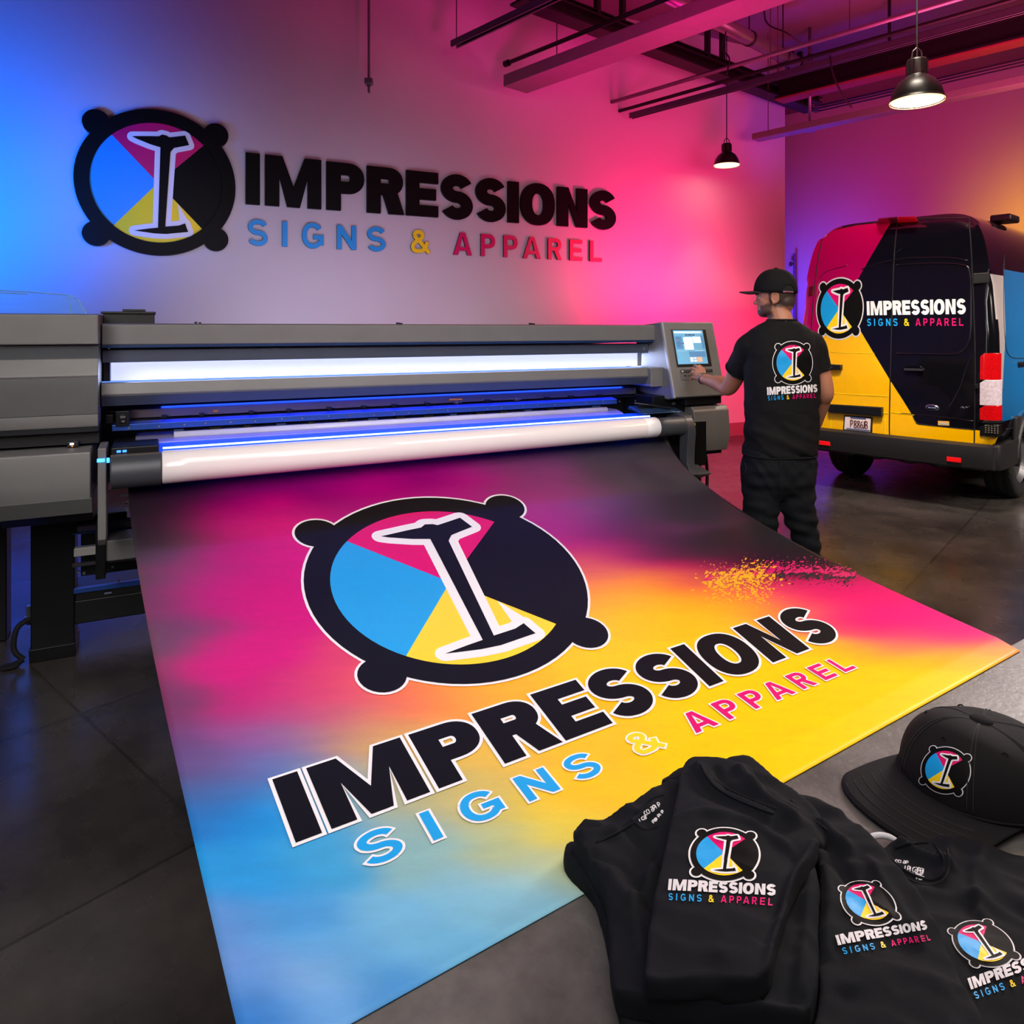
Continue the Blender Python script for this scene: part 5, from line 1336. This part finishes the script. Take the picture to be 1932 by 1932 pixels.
# shoes
for fx, nm in ((1441, 1), (1541, 2)):
    f0 = q(fx, 1168, .03); b = MB(); z0 = .0
    dr = Vector((-.25, .97, 0))
    for t_, w_, h_ in ((-.07, .034, .075), (-.03, .04, .085), (.03, .043, .07), (.09, .047, .055), (.14, .044, .045), (.175, .034, .035)):
        c_ = Vector((f0.x, f0.y, 0))+dr*t_; b.ell(c_+V(0, 0, h_*.5+.012), (w_, .05, h_*.55), Matrix.Rotation(.25, 3, 'Z'))
    m_ = fuse(b, .006, 4); m_.materials.append(mat('shoe_black', (20, 20, 22), .5)); link('shoe', m_, MR, world=True, smooth=True)
    b = MB(); c_ = Vector((f0.x, f0.y, 0))
    sx = Vector((.97, .25, 0))
    prof_ = [(c_+dr*a+sx*w) for a, w in ((-.12, -.03), (-.12, .03), (.0, .045), (.1, .052), (.19, .04), (.225, .0), (.19, -.04), (.1, -.05), (.0, -.045))]
    b.prismz([(p.x, p.y) for p in prof_], 0, .022); b.build('shoe_sole', mat('sole', (40, 40, 42), .7), MR, .004, world=True)
# watch
wd = (WRL-ELL_).normalized(); wx = wd.cross(V(0, 0, 1)).normalized(); wy = wd.cross(wx); wc = ELL_.lerp(WRL, .95)
mb = MB(); mb.tube([wc+wx*math.cos(a)*.0305+wy*math.sin(a)*.0305 for a in [2*PI*k/32 for k in range(32)]], .0065, 8, closed=True)
wt = mb.build('wrist_watch', mat('watch_metal', (120, 122, 128), .3, .9), MR, smooth=True, world=True)
mb = MB(); cc = wc-wy*.0 + V(-.004, -.030, .010); mb.ell(cc, (.012, .006, .012)); mb.build('watch_face', BLK, wt, smooth=True, world=True)
# --- cap ---
CAPM = mat('cap_cloth', (10, 11, 14), .8, spec=.25, var=.2, scale=30, bump=.3, bscale=1200)
tilt_ = Matrix.Rotation(-.07, 3, 'Y')
def cp(f, s, u): v = tilt_ @ Vector((f, s, u)); return hp(v.x-.004, v.y, v.z+.026)
def dome(mb, cp, rf, rs_, h, n=48, m=16, p=2.35, rb=None, z0=0., th=0.):
    rows = []
    for j in range(m+1):
        t = PI/2*j/m; c, s = math.cos(t), math.sin(t)
        r = abs(c)**(2/p); z = z0+(h-z0)*abs(s)**(2/p)
        row = []
        for k in range(n):
            a = 2*PI*k/n; g = 1-.012*max(0, math.cos(6*a+PI))**8
            row.append(cp(rf*r*g*math.cos(a), rs_*r*g*math.sin(a), z))
        rows.append(row)
    mb.loft(rows, cap=True)
mb = MB(); dome(mb, cp, .112, .092, .112, z0=-.018)
cap = mb.build('baseball_cap', CAPM, MR, smooth=True, world=True, fix=True)
mb = MB(); n = 22
top = []; bot = []
for k in range(n+1):
    a = -1.05+2.1*k/n
    for j in range(7):
        t = j/6; f0, s0 = .104*math.cos(a), .086*math.sin(a); f1, s1 = .115+.070*math.cos(a*1.1), .078*math.sin(a*1.15)
        f, s_ = f0+(f1-f0)*t, s0+(s1-s0)*t
        top.append(cp(f, s_, -.006-.004*t-.10*s_*s_/.08)); bot.append(cp(f, s_, -.012-.004*t-.10*s_*s_/.08))
fs = [(i*7+j, (i+1)*7+j, (i+1)*7+j+1, i*7+j+1) for i in range(n) for j in range(6)]
N_ = len(top); bd = [j for j in range(7)]
mb.add(top+bot, fs+[tuple(v+N_ for v in f[::-1]) for f in fs]+[(i*7+6, (i+1)*7+6, (i+1)*7+6+N_, i*7+6+N_) for i in range(n)]+[(j, j+1, j+1+N_, j+N_) for j in range(6)]+[(n*7+j, n*7+j+1, n*7+j+1+N_, n*7+j+N_) for j in range(6)])
mb.build('cap_brim', mat('brim_cloth', (22, 16, 20), .8), cap, smooth=True, world=True)
mb = MB(); mb.ell(cp(0, 0, .112), (.012, .012, .006), HR); mb.build('cap_button', CAPM, cap, smooth=True, world=True)
CT = bvh(cap.data, wmat(cap))
mb = MB()
for l in ([(1471, 508), (1485, 516), (1495, 530), (1500, 548)], [(1471, 508), (1477, 525), (1481, 560)], [(1471, 508), (1458, 520), (1450, 535), (1446, 551)], [(1468, 508), (1440, 520), (1427, 540)]): img_tube(mb, CT, l, .0012, .0008)
mb.build('cap_seams', mat('cap_seam', (7, 7, 9), .9), cap, smooth=True, world=True)
mb = MB(); img_tube(mb, CT, [(1475.5, 559), (1476, 545), (1483, 537.5), (1492, 537), (1499, 544), (1501, 556)], .0035, .001); mb.build('cap_back_opening_edge', CAPM, cap, smooth=True, world=True)
def patch(nm, m, tree, poly, parent, lift=.002, cell=3):
    return link(nm, surf_mesh(nm, [(0, 'w', [([(x, y) for x, y in poly], [])])], raysurf(tree), cell, 0, lift, [m]*6), parent, world=True)
patch('cap_back_opening', mat('opening_dark', (6, 6, 8), .9), CT, [(1477, 553), (1477.5, 546), (1484, 539), (1491, 538.5), (1497, 545), (1498, 552)], cap, .0015)
patch('cap_strap', mat('strap_pink', (170, 100, 120), .6), CT, [(1477, 548.5), (1496, 550), (1496, 553.5), (1477, 552)], cap, .003)
mb = MB(); img_tube(mb, CT, [(1480, 550.5), (1486, 550.5), (1494, 552)], .0008, .004); mb.build('strap_print', BLK, cap, world=True)
# ---------- clothes on the table ----------
TEE = mat('folded_cotton', (11, 14, 20), .88, spec=.2, var=.22, scale=14, bump=.35, bscale=2200)
def pip(x, y, P_):
    ins = False; n = len(P_); j = n-1
    for i in range(n):
        if (P_[i][1] > y) != (P_[j][1] > y) and x < (P_[j][0]-P_[i][0])*(y-P_[i][1])/(P_[j][1]-P_[i][1])+P_[i][0]: ins = not ins
        j = i
    return ins
def sdist(x, y, P_):
    d = 1e9; n = len(P_)
    for i in range(n):
        ax, ay = P_[i]; bx, by = P_[(i+1) % n]; dx, dy = bx-ax, by-ay
        t = max(0, min(1, ((x-ax)*dx+(y-ay)*dy)/(dx*dx+dy*dy+1e-12)))
        d = min(d, (x-ax-t*dx)**2+(y-ay-t*dy)**2)
    return math.sqrt(d)
def shirt(name, label, outline, z0, th, base=None, ridges=(), amp=.004, seed=0., group=None, voxel=.0048, cat='t-shirt'):
    """soft folded garment: photo outline dropped on height z0, given thickness, rounded and creased"""
    P3 = [pixh(x, y, z0+th*.6) for x, y in outline]
    P2 = [(p.x, p.y) for p in catmull([(p.x, p.y, 0) for p in P3], 5, True)]
    mb = MB(); mb.prismz(P2, 0, th)
    me = fuse(mb, voxel, 7)
    cx = sum(p[0] for p in P2)/len(P2); cy = sum(p[1] for p in P2)/len(P2)
    R = [([pixh(x, y, z0+th) for x, y in pts], h_, w_) for pts, h_, w_ in ridges]
    for v in me.vertices:
        x, y, z = v.co; k = z/th
        b_ = base(x, y) if base else 0.
        n_ = noise.noise(Vector((x*9+seed, y*9, seed)))*1.0+noise.noise(Vector((x*22+seed, y*22, 4+seed)))*.45
        w_ = noise.noise(Vector((x*6+y*14+seed, y*5-x*3, 9)))+.6*noise.noise(Vector((x*20-y*8+seed, y*26+x*9, 3)))
        dz = (n_*amp+(-abs(w_))*amp*1.9)*max(0, k)
        for pl_, h_, wd in R:
            dd_ = 1e9
            for i in range(len(pl_)-1):
                a_, c_ = pl_[i], pl_[i+1]; dx, dy = c_.x-a_.x, c_.y-a_.y
                t = max(0, min(1, ((x-a_.x)*dx+(y-a_.y)*dy)/(dx*dx+dy*dy+1e-12)))
                dd_ = min(dd_, math.hypot(x-a_.x-t*dx, y-a_.y-t*dy))
            dz += h_*math.exp(-(dd_/wd)**2)*max(0, k)
        v.co = (x+noise.noise(Vector((x*30, y*30, z*60+seed)))*.0018, y+noise.noise(Vector((x*30+5, y*30, z*60+seed)))*.0018, z0+b_+z+dz)
    me.materials.append(TEE)
    root = thing(name, label, cat, (cx, cy, z0), 0, group)
    o = link('shirt_body', me, root, world=True, smooth=True)
    return root, o, bvh(o.data, wmat(o))
def lines(nm, root, tree, L, r, m=TEE, lift=.0005):
    mb = MB()
    for l in L: img_tube(mb, tree, l, r, lift, 6)
    if mb.v: mb.build(nm, m, root, smooth=True, world=True)
Z0 = TH
SEAMT = mat('stitching', (12, 12, 15), .9)
# right-most shirt, lying flat
r4, o4, t4 = shirt('t_shirt', 'right-most black t-shirt lying nearly flat below the cap, white neck print showing', [(1668, 1600), (1690, 1588), (1740, 1584), (1800, 1582), (1850, 1590), (1905, 1615), (1985, 1640), (2080, 1740), (2120, 1900), (2080, 2040), (1900, 2050), (1835, 1960), (1790, 1880), (1735, 1775), (1695, 1695), (1655, 1632), (1655, 1612)],
    Z0, .022, ridges=[([(1700, 1592), (1730, 1612), (1790, 1640)], .016, .008), ([(1860, 1600), (1840, 1660), (1850, 1720)], .008, .008), ([(1750, 1680), (1840, 1690), (1932, 1740)], .005, .010), ([(1790, 1584), (1800, 1620), (1780, 1655)], .008, .010), ([(1850, 1640), (1932, 1700)], .006, .02), ([(1700, 1700), (1760, 1800)], .005, .02)], seed=3., amp=.004)
lines('collar', r4, t4, [[(1668, 1606), (1690, 1630), (1720, 1650), (1755, 1660), (1778, 1648), (1780, 1620), (1762, 1592)], [(1690, 1600), (1715, 1592), (1750, 1590)]], .0022)
lines('collar_stitching', r4, t4, [[(1700, 1652), (1740, 1668), (1775, 1664), (1790, 1640), (1788, 1600)]], .0009, SEAMT)
def scribble(nm, root, tree, rows, m=P_GREY, r=.0007):
    """neck print: rows of small unreadable lettering"""
    mb = MB(); rs_ = random.Random(5)
    for (xa, ya), (xb, yb), hh in rows:
        d_ = math.hypot(xb-xa, yb-ya); n_ = int(d_/5); ux, uy = (xb-xa)/d_, (yb-ya)/d_
        for k in range(n_):
            x, y = xa+ux*5*k, ya+uy*5*k; s_ = rs_.choice((0, 1, 2, 3)); w_ = 3.4
            f = lambda a, b_: (x+ux*a*w_+uy*b_*hh*-1, y+uy*a*w_+ux*b_*hh)
            G = [[(0, 0), (0, 1)], [(0, 1), (0, 0), (1, 0), (1, .5), (0, .55)], [(1, 0), (0, .2), (0, .8), (1, 1)], [(0, 0), (1, .1), (1, .9), (0, 1), (0, .5), (.9, .5)]][s_]
            img_tube(mb, tree, [f(a, b_) for a, b_ in G], r, .0002, 3)
    if mb.v: mb.build(nm, m, root, smooth=True, world=True)
scribble('neck_print', r4, t4, [((1690, 1622), (1719, 1626), 5), ((1708, 1634), (1748, 1640), 9), ((1718, 1647), (1745, 1650), 4), ((1730, 1653), (1746, 1655), 6)])
img_print('printed_logo', r4, t4, logo_layers([(1797, 1759), (1864, 1742), (1914, 1804), (1839, 1819)], [(1825, 1848), (1832, 1869), (2007, 1807), (2000, 1786)], [(1836, 1874), (1841, 1887), (2008, 1832), (2003, 1819)], .05, 'g', ocol='g'), 3, .0007, .0014)
# middle shirt
def base3(x, y): return .020*max(0, min(1, (x-.36)/.12)) if y < 1.0 else .01
r3, o3, t3 = shirt('t_shirt', 'folded black t-shirt right of the front one, its small logo beside the flat shirt', [(1470, 1508), (1530, 1518), (1575, 1540), (1620, 1575), (1668, 1625), (1715, 1680), (1765, 1760), (1820, 1880), (1856, 1960), (1840, 2060), (1545, 2080), (1545, 1900), (1546, 1740), (1545, 1650), (1512, 1570)],
    Z0, .050, ridges=[([(1490, 1520), (1550, 1555), (1600, 1600)], .012, .009), ([(1530, 1560), (1570, 1600), (1600, 1650)], -.008, .009), ([(1556, 1640), (1570, 1690), (1560, 1790)], .010, .008), ([(1600, 1850), (1680, 1830), (1760, 1850)], .004, .014), ([(1640, 1620), (1690, 1690), (1735, 1770)], .006, .007)], seed=11., amp=.0065)
lines('shoulder_seam', r3, t3, [[(1460, 1510), (1500, 1520), (1560, 1565)]], .0012, SEAMT)
0 and lines('folded_edge', r3, t3, [[(1500, 1512), (1540, 1535), (1600, 1585), (1650, 1640), (1700, 1700), (1745, 1780), (1790, 1870), (1825, 1932)]], .0016)
img_print('printed_logo', r3, t3, logo_layers([(1589, 1678), (1654, 1669), (1690, 1729), (1616, 1738)], [(1574, 1765.5), (1581, 1785), (1749.6, 1754), (1746, 1738)], [(1588, 1790), (1592, 1802.5), (1755.6, 1775), (1752, 1764)], .05, 'g'), 3, .0007, .0014)
# shirts on the left, folded sleeve bundle (under the front shirt)
r2b, o2b, t2b = shirt('t_shirt', 'bottom black t-shirt of the left pile, its folded layers showing at far left', [(1064, 1612), (1072, 1600), (1120, 1590), (1220, 1560), (1340, 1560), (1460, 1600), (1535, 1680), (1545, 1800), (1545, 1960), (1535, 2010), (1300, 1985), (1190, 1960), (1165, 1900), (1150, 1800), (1120, 1690), (1085, 1650), (1066, 1630)],
    Z0, .030, ridges=[([(1100, 1620), (1160, 1640), (1230, 1700)], .006, .012)], seed=21., amp=.003)
r2, o2, t2 = shirt('t_shirt', 'black t-shirt folded under the front one, white neck print at its back left corner', [(1082, 1580), (1100, 1562), (1150, 1540), (1200, 1518), (1235, 1495), (1275, 1485), (1330, 1500), (1450, 1560), (1535, 1650), (1545, 1750), (1540, 1880), (1500, 1925), (1350, 1915), (1190, 1895), (1155, 1860), (1150, 1760), (1140, 1690), (1110, 1630), (1085, 1600)],
    Z0+.026, .034, ridges=[([(1100, 1575), (1170, 1562), (1240, 1520)], .010, .008), ([(1150, 1650), (1190, 1700), (1210, 1800)], .010, .010), ([(1120, 1610), (1170, 1625), (1225, 1690)], -.008, .007), ([(1180, 1560), (1230, 1600), (1260, 1640)], -.008, .008), ([(1245, 1600), (1215, 1680), (1170, 1720)], .009, .007), ([(1530, 1640), (1525, 1740), (1510, 1860)], .008, .008), ([(1185, 1870), (1350, 1890), (1500, 1900)], .006, .008)], seed=31., amp=.0065)
lines('collar', r2, t2, [[(1200, 1535), (1225, 1510), (1250, 1500)], [(1190, 1545), (1215, 1565), (1240, 1560)], [(1125, 1590), (1190, 1556), (1215, 1525)]], .0018)
scribble('neck_print', r2, t2, [((1214, 1532), (1246, 1512), 8), ((1205, 1545), (1222, 1536), 6), ((1230, 1550), (1252, 1526), 5)], r=.0008)
def base1(x, y): return 0
r1, o1, t1 = shirt('t_shirt', 'front black t-shirt on top of the left pile with the largest printed logo', [(1283, 1468), (1296, 1442), (1318, 1434), (1350, 1438), (1385, 1446), (1415, 1455), (1440, 1490), (1470, 1510), (1530, 1560), (1545, 1590), (1535, 1625), (1500, 1680), (1480, 1740), (1462, 1800), (1452, 1850), (1410, 1868), (1330, 1862), (1250, 1862), (1220, 1858), (1216, 1835), (1225, 1760), (1240, 1680), (1258, 1590), (1272, 1530)],
    Z0+.058, .030, ridges=[([(1316, 1445), (1340, 1480), (1390, 1510), (1450, 1540)], .012, .008), ([(1350, 1445), (1372, 1478), (1420, 1500)], -.007, .007), ([(1395, 1450), (1440, 1500), (1500, 1545)], .012, .009), ([(1225, 1848), (1300, 1852), (1440, 1856)], .006, .007), ([(1540, 1590), (1500, 1660), (1470, 1760), (1450, 1850)], .009, .008), ([(1500, 1600), (1470, 1680), (1440, 1770)], -.006, .008), ([(1262, 1545), (1330, 1530), (1420, 1548), (1500, 1600)], .005, .006), ([(1240, 1760), (1300, 1790), (1380, 1800)], .004, .012)], seed=41., amp=.004)
lines('collar', r1, t1, [[(1322, 1442), (1334, 1466), (1352, 1486), (1385, 1506), (1430, 1525), (1458, 1535)]], .0016)
lines('collar_stitching', r1, t1, [[(1328, 1440), (1342, 1462), (1362, 1480), (1395, 1498), (1440, 1516), (1466, 1526)]], .0008, SEAMT)
img_print('printed_logo', r1, t1, logo_layers([(1324, 1573), (1416, 1578), (1413, 1652), (1314, 1646)], [(1262, 1660), (1260, 1681), (1463, 1691), (1464, 1670)], [(1261.5, 1687), (1261, 1700), (1457, 1709.6), (1458, 1695.5)], .055, 'g'), 3, .0007, .0014)
# small bunched shirt behind the front one
r5, o5, t5 = shirt('t_shirt', 'bunched black t-shirt peeking out behind the top of the front one', [(1246, 1492), (1262, 1480), (1300, 1466), (1400, 1446), (1440, 1466), (1470, 1493), (1505, 1515), (1545, 1555), (1560, 1600), (1535, 1620), (1450, 1540), (1350, 1500), (1280, 1490)],
    Z0, .055, ridges=[([(1440, 1490), (1500, 1530), (1560, 1600)], .006, .012)], seed=51., amp=.005)
# white cord loop
pts = [pixh(x, y, Z0+h_) for x, y, h_ in [(1628, 1600, .006), (1632, 1588, .012), (1645, 1579, .016), (1662, 1576, .018), (1680, 1580, .014), (1694, 1590, .008), (1702, 1600, .006)]]
mb = MB(); mb.tube(catmull(pts, 8), .0042, 10)
o = mb.build('cord_loop', mat('white_cord', (214, 214, 220), .6, bump=.5, bscale=900), None, smooth=True); tag(o, 'short white cord loop on the table between the cap and the right-most shirt', 'cord')
# ---------- cap on the table ----------
CM = mat('table_cap_cloth', (17, 16, 19), .85, spec=.22, var=.15, scale=20, bump=.3, bscale=2600)
cc0 = Vector((.772, 1.198, TH)); cf = Vector((-.925, -.38, 0)).normalized(); cs = Vector((cf.y, -cf.x, 0))
kc = thing('baseball_cap', 'big black baseball cap with round logo lying on the table at right', 'cap', cc0, 0)
TL_ = Matrix.Rotation(.03, 3, 'Y')
CR3 = Matrix((cf, cs, Vector((0, 0, 1)))).transposed()
def tp(f, s, u):
    v = TL_ @ Vector((f, s, u)); return cc0+CR3 @ v+V(0, 0, .014)
def crown(th):
    rows = []; n = 72; m = 22
    for j in range(m+1):
        t = j/m
        row = []
        for k in range(n):
            a = 2*PI*k/n; g = 1-.010*max(0, math.cos(6*a+PI))**14
            ang = PI/2*t; r = math.cos(ang)**(2/2.7); z = math.sin(ang)**(2/2.2)
            f_ = (.128-th)*r*g*math.cos(a); s_ = (.116-th)*r*g*math.sin(a)
            # steeper, taller front panel
            z = z*(.094-th)+.012*math.exp(-((f_-.06)/.05)**2)*math.sin(ang)
            dent = .004*noise.noise(Vector((f_*14, s_*14, z*14)))
            row.append(tp(f_*(1+dent*3), s_, z))
        rows.append(row)
    return rows
mb = MB(); mb.loft(crown(0), cap=False); mb.f.append(tuple(range(22*72, 23*72))); mb.mi.append(0)
cw = mb.build('crown', CM, kc, smooth=True, world=True); sdm = cw.modifiers.new('s', 'SOLIDIFY'); sdm.thickness = .003; sdm.offset = -1
CT2 = bvh(cw.data, wmat(cw))
mb = MB(); n = 30; top = []; bot = []; J = 10
for k in range(n+1):
    a = -1.12+2.24*k/n
    for j in range(J):
        t = j/(J-1); f0, s0 = .126*math.cos(a), .114*math.sin(a); f1, s1 = .128+.112*math.cos(a*1.16)**.6 if math.cos(a*1.16) > 0 else .128, .118*math.sin(a*1.1)
        f_, s_ = f0+(f1-f0)*t, s0+(s1-s0)*t
        z = .004+.010*t-.55*s_*s_-.016*t*t
        top.append(tp(f_, s_, z+.003)); bot.append(tp(f_, s_, z))
N_ = len(top); fs = [(i*J+j, (i+1)*J+j, (i+1)*J+j+1, i*J+j+1) for i in range(n) for j in range(J-1)]
mb.add(top+bot, fs+[tuple(v+N_ for v in f[::-1]) for f in fs]+[(i*J+J-1, (i+1)*J+J-1, (i+1)*J+J-1+N_, i*J+J-1+N_) for i in range(n)]+[(j, j+1, j+1+N_, j+N_) for j in range(J-1)]+[(n*J+j, n*J+j+1, n*J+j+1+N_, n*J+j+N_) for j in range(J-1)])
zmin = min(v[2] for v in mb.v)
br = mb.build('brim', CM, kc, smooth=True, world=True)
for j, t in enumerate((.45, .6, .75, .88)):
    pass
mb = MB()
for t in (.35, .5, .65, .8, .93):
    P_ = []
    for k in range(5, n-4):
        a = -1.12+2.24*k/n; f0, s0 = .126*math.cos(a), .114*math.sin(a); f1, s1 = .128+.112*math.cos(a*1.16)**.6 if math.cos(a*1.16) > 0 else .128, .118*math.sin(a*1.1)
        f_, s_ = f0+(f1-f0)*t, s0+(s1-s0)*t; P_.append(tp(f_, s_, .004+.010*t-.55*s_*s_-.016*t*t+.0033))
    mb.tube(P_, .0006, 5)
mb.build('brim_stitching', mat('cap_stitch', (38, 37, 42), .9), br, smooth=True, world=True)
mb = MB(); mb.ell(tp(0, 0, .097), (.017, .017, .008), CR3); mb.build('top_button', CM, kc, smooth=True, world=True)
mb = MB()
for a0 in (PI/6, PI/2, 5*PI/6, 7*PI/6, 3*PI/2, 11*PI/6):
    for da in (-.035, .035):
        P_ = []
        for j in range(1, 22):
            ang = PI/2*j/22; r = math.cos(ang)**(2/2.7); f_ = .1285*r*math.cos(a0+da); s_ = .1165*r*math.sin(a0+da)
            z = math.sin(ang)**(2/2.2)*.094+.012*math.exp(-((f_-.06)/.05)**2)*math.sin(ang); P_.append(tp(f_, s_, z+.0003))
        mb.tube(P_, .0007, 5)
mb.build('panel_stitching', mat('cap_stitch', (38, 37, 42)), kc, smooth=True, world=True)
mb = MB(); P_ = [tp(.1285*math.cos(a), .1165*math.sin(a), .006) for a in [2*PI*k/60 for k in range(60)]]; mb.tube(P_, .002, 6, closed=True); mb.build('sweatband_edge', CM, kc, smooth=True, world=True)
for a0 in (0+.02, PI/3, -PI/3, 2*PI/3, -2*PI/3):
    ang = .95; r = math.cos(ang)**(2/2.7); f_ = .129*r*math.cos(a0); s_ = .117*r*math.sin(a0); z = math.sin(ang)**(2/2.2)*.094+.012*math.exp(-((f_-.06)/.05)**2)*math.sin(ang)
    c_ = CT2.find_nearest(tp(f_, s_, z))[0]; nn = (c_-tp(0, 0, .03)).normalized(); x_ = nn.cross(V(0, 0, 1)).normalized(); y_ = nn.cross(x_)
    mb = MB(); mb.tube([c_+x_*math.cos(a)*.004+y_*math.sin(a)*.004 for a in [2*PI*k/14 for k in range(14)]], .0012, 6, closed=True); mb.build('eyelet', CM, kc, smooth=True, world=True)
img_print('printed_logo', kc, CT2, logo_layers([(1761, 1414), (1825, 1430), (1808, 1494), (1742, 1473)], None, None, .04, 'g', ocol='g'), 4, .0005, .0014)
# ---------- lights, world, camera ----------
def look(o, tgt):
    d = Vector(tgt)-o.location; o.rotation_euler = d.to_track_quat('-Z', 'Y').to_euler()
def light(kind, loc, tgt, col, e, size=.5, sy=None, spot=None, blend=1., spread=None, spec=None):
    ld = bpy.data.lights.new('lamp', kind); ld.energy = e; ld.color = tuple(lin(col)[:3])
    if kind == 'AREA':
        ld.size = size
        if sy: ld.shape = 'RECTANGLE'; ld.size_y = sy
        if spread: ld.spread = spread
    else: ld.shadow_soft_size = size
    if spot: ld.spot_size = math.radians(spot); ld.spot_blend = blend
    if spec is not None: ld.specular_factor = spec
    o = bpy.data.objects.new('lamp', ld); COL.objects.link(o); o.location = loc
    if tgt is not None: look(o, tgt)
    return o
def wallp(px, py, n=WN):
    u, z = pn(px, py, n); return uw(u, n, z)
BLUE = (0, 90, 255); PINK = (255, 0, 120); PURP = (120, 60, 255); WARM = (255, 170, 40)
# blue wash on the left of the wall
BLUE = (0, 112, 255)
b_ = wallp(-110, 330); dn = uw(0, 1, 0)-uw(0, 0, 0)
light('SPOT', b_-dn*2.0+V(0, 0, -.6), b_, BLUE, 640, .4, spot=112)
light('SPOT', V(-3.5, 4.9, 3.0), V(-3.3, 4.7, 0), (0, 80, 255), 1500, .3, spot=62)
a_ = wallp(1235, 500); n_ = uw(0, -1, 0)-uw(0, 0, 0)
light('SPOT', a_+n_*1.8+V(0, 0, -.6), a_+V(0, 0, .05), (255, 0, 108), 560, .5, spot=115)
light('SPOT', wallp(1400, 640)+n_*2.0+V(0, 0, .3), wallp(1430, 780), (255, 10, 85), 200, .4, spot=120)
light('SPOT', wallp(1400, 700)+n_*1.8+V(.3, 0, 2.2), wallp(1400, 900)+n_*1.6, (255, 0, 110), 330, .4, spot=125)
# neutral wash, low on the middle of the wall
light('SPOT', wallp(520, 640)+n_*2.2, wallp(570, 560), (225, 214, 255), 120, .8, spot=110)
light('SPOT', wallp(300, 420)+n_*2.2+V(0, 0, -.3), wallp(300, 350), (255, 240, 235), 50, .6, spot=58)
light('SPOT', wallp(850, 640)+n_*2.0, wallp(830, 520), (255, 190, 235), 40, .8, spot=105)
# pink haze lighting the roof steel from below
light('SPOT', V(1.2, 5.2, 2.4), V(1.3, 6.4, 5), (255, 0, 150), 420, .4, spot=110)
dq = pixh(972, 163, 4.5)
for k_ in (.9, 2.6, 4.2): light('SPOT', dq+DC*k_+V(-.1, -.25, -1.3), dq+DC*k_+V(0, 0, .1), (255, 0, 150) if k_ < 4 else (255, 60, 140), 85 if k_ < 4 else 30, .25, spot=100)
light('AREA', V(5.2, 6.6, 3.4), V(5.2, 6.8, 6), (255, 90, 150), 210, 3)
light('AREA', V(2.3, 2.7, 1.9), V(.5, .95, .85), (250, 240, 236), 6, .5, spread=1.2)
light('AREA', V(3.4, 5.2, 3.0), V(3.6, 6.4, 6), (255, 60, 120), 75, 3)
light('SPOT', pixh(1480, 262, 4.3)+V(.1, -.4, -1.5), pixh(1480, 262, 4.3)+V(.3, -.2, 0), (40, 50, 255), 140, .3, spot=80)
# van and floor
light('AREA', V(7.6, 4.2, 3.4), V(5.0, 6.9, 1.2), (255, 240, 225), 40, 1.6, spread=.95)
light('AREA', V(2.4, 4.4, 5.0), V(3.7, 6.9, 1.0), (255, 240, 220), 32, 1.0, .25, spread=.9)
light('SPOT', V(4.6, 3.2, 4.2), V(2.6, 4.4, 0), (255, 186, 116), 260, .2, spot=62)
# far wall
def farp(px, py):
    a = (px-CX)/F; Z = 13.6/(a*LV.x+LV.y); return pix(px, py, Z)
L3 = V(LV.x, LV.y, 0)
p = farp(1550, 540); light('SPOT', p-L3*1.8+V(0, 0, -.6), p, (110, 70, 255), 260, .3, spot=105)
p = farp(1985, 470); light('SPOT', p-L3*2.0+V(0, 0, -.6), p, (255, 185, 40), 330, .3, spot=95)
p = farp(1700, 330); light('SPOT', p-L3*3.+V(0, 0, -1.2), p, (255, 50, 140), 150, .5, spot=120)
# soft general light over the press and the banner
light('AREA', V(.2, .3, 4.0), V(0, 2.2, .7), (255, 246, 240), 43, 2.6, spread=2.0)
light('AREA', V(2.6, 2.0, 4.4), V(1.6, 3.2, .8), (255, 238, 220), 26, 1.4, spread=2.0)
light('AREA', V(-1.2, -.6, 2.7), V(-.6, 3.3, .9), (255, 248, 242), 20, 1.6, spread=1.15)
light('AREA', V(1.9, .2, 3.2), V(1.2, 4.6, 1.2), (255, 248, 242), 12, 1.2, spread=1.4)
# strip light of the press, with added blue lamps hidden under its covers
light('AREA', uw(1.6, .24, 1.375), uw(1.6, -1, 1.3), (190, 205, 255), 9, 3.0, .08)
light('AREA', uw(1.6, .14, 1.227), uw(1.6, .10, 0), (20, 60, 255), 7, 2.7, .05)
light('AREA', uw(1.6, .26, 1.22), uw(1.6, -.2, 1.0), (30, 70, 255), 4, 2.7, .05)
# amber accent low on the floor and warm rim near the cap
light('SPOT', V(3.4, 3.2, 4.2), V(1.25, 1.5, .8), (255, 205, 150), 130, .2, spot=38)
w = bpy.data.worlds.new('world'); scene.world = w; w.use_nodes = True
w.node_tree.nodes['Background'].inputs[0].default_value = lin((104, 86, 100)); w.node_tree.nodes['Background'].inputs[1].default_value = .10
cd = bpy.data.cameras.new('camera'); co_ = bpy.data.objects.new('camera', cd); COL.objects.link(co_)
co_.location = CAM; co_.rotation_euler = (PI/2, 0, 0)
cd.sensor_fit = 'HORIZONTAL'; cd.sensor_width = 36; cd.lens = F/1932*36; cd.shift_y = (CY-966)/1932; cd.clip_start = .02
scene.camera = co_
scene.view_settings.view_transform = 'Standard'; scene.view_settings.look = 'None'
scene.cycles.max_bounces = 5; scene.cycles.diffuse_bounces = 3; scene.cycles.glossy_bounces = 3; scene.cycles.use_adaptive_sampling = True; scene.cycles.adaptive_threshold = .08; scene.cycles.adaptive_min_samples = 16; scene.cycles.use_denoising = True
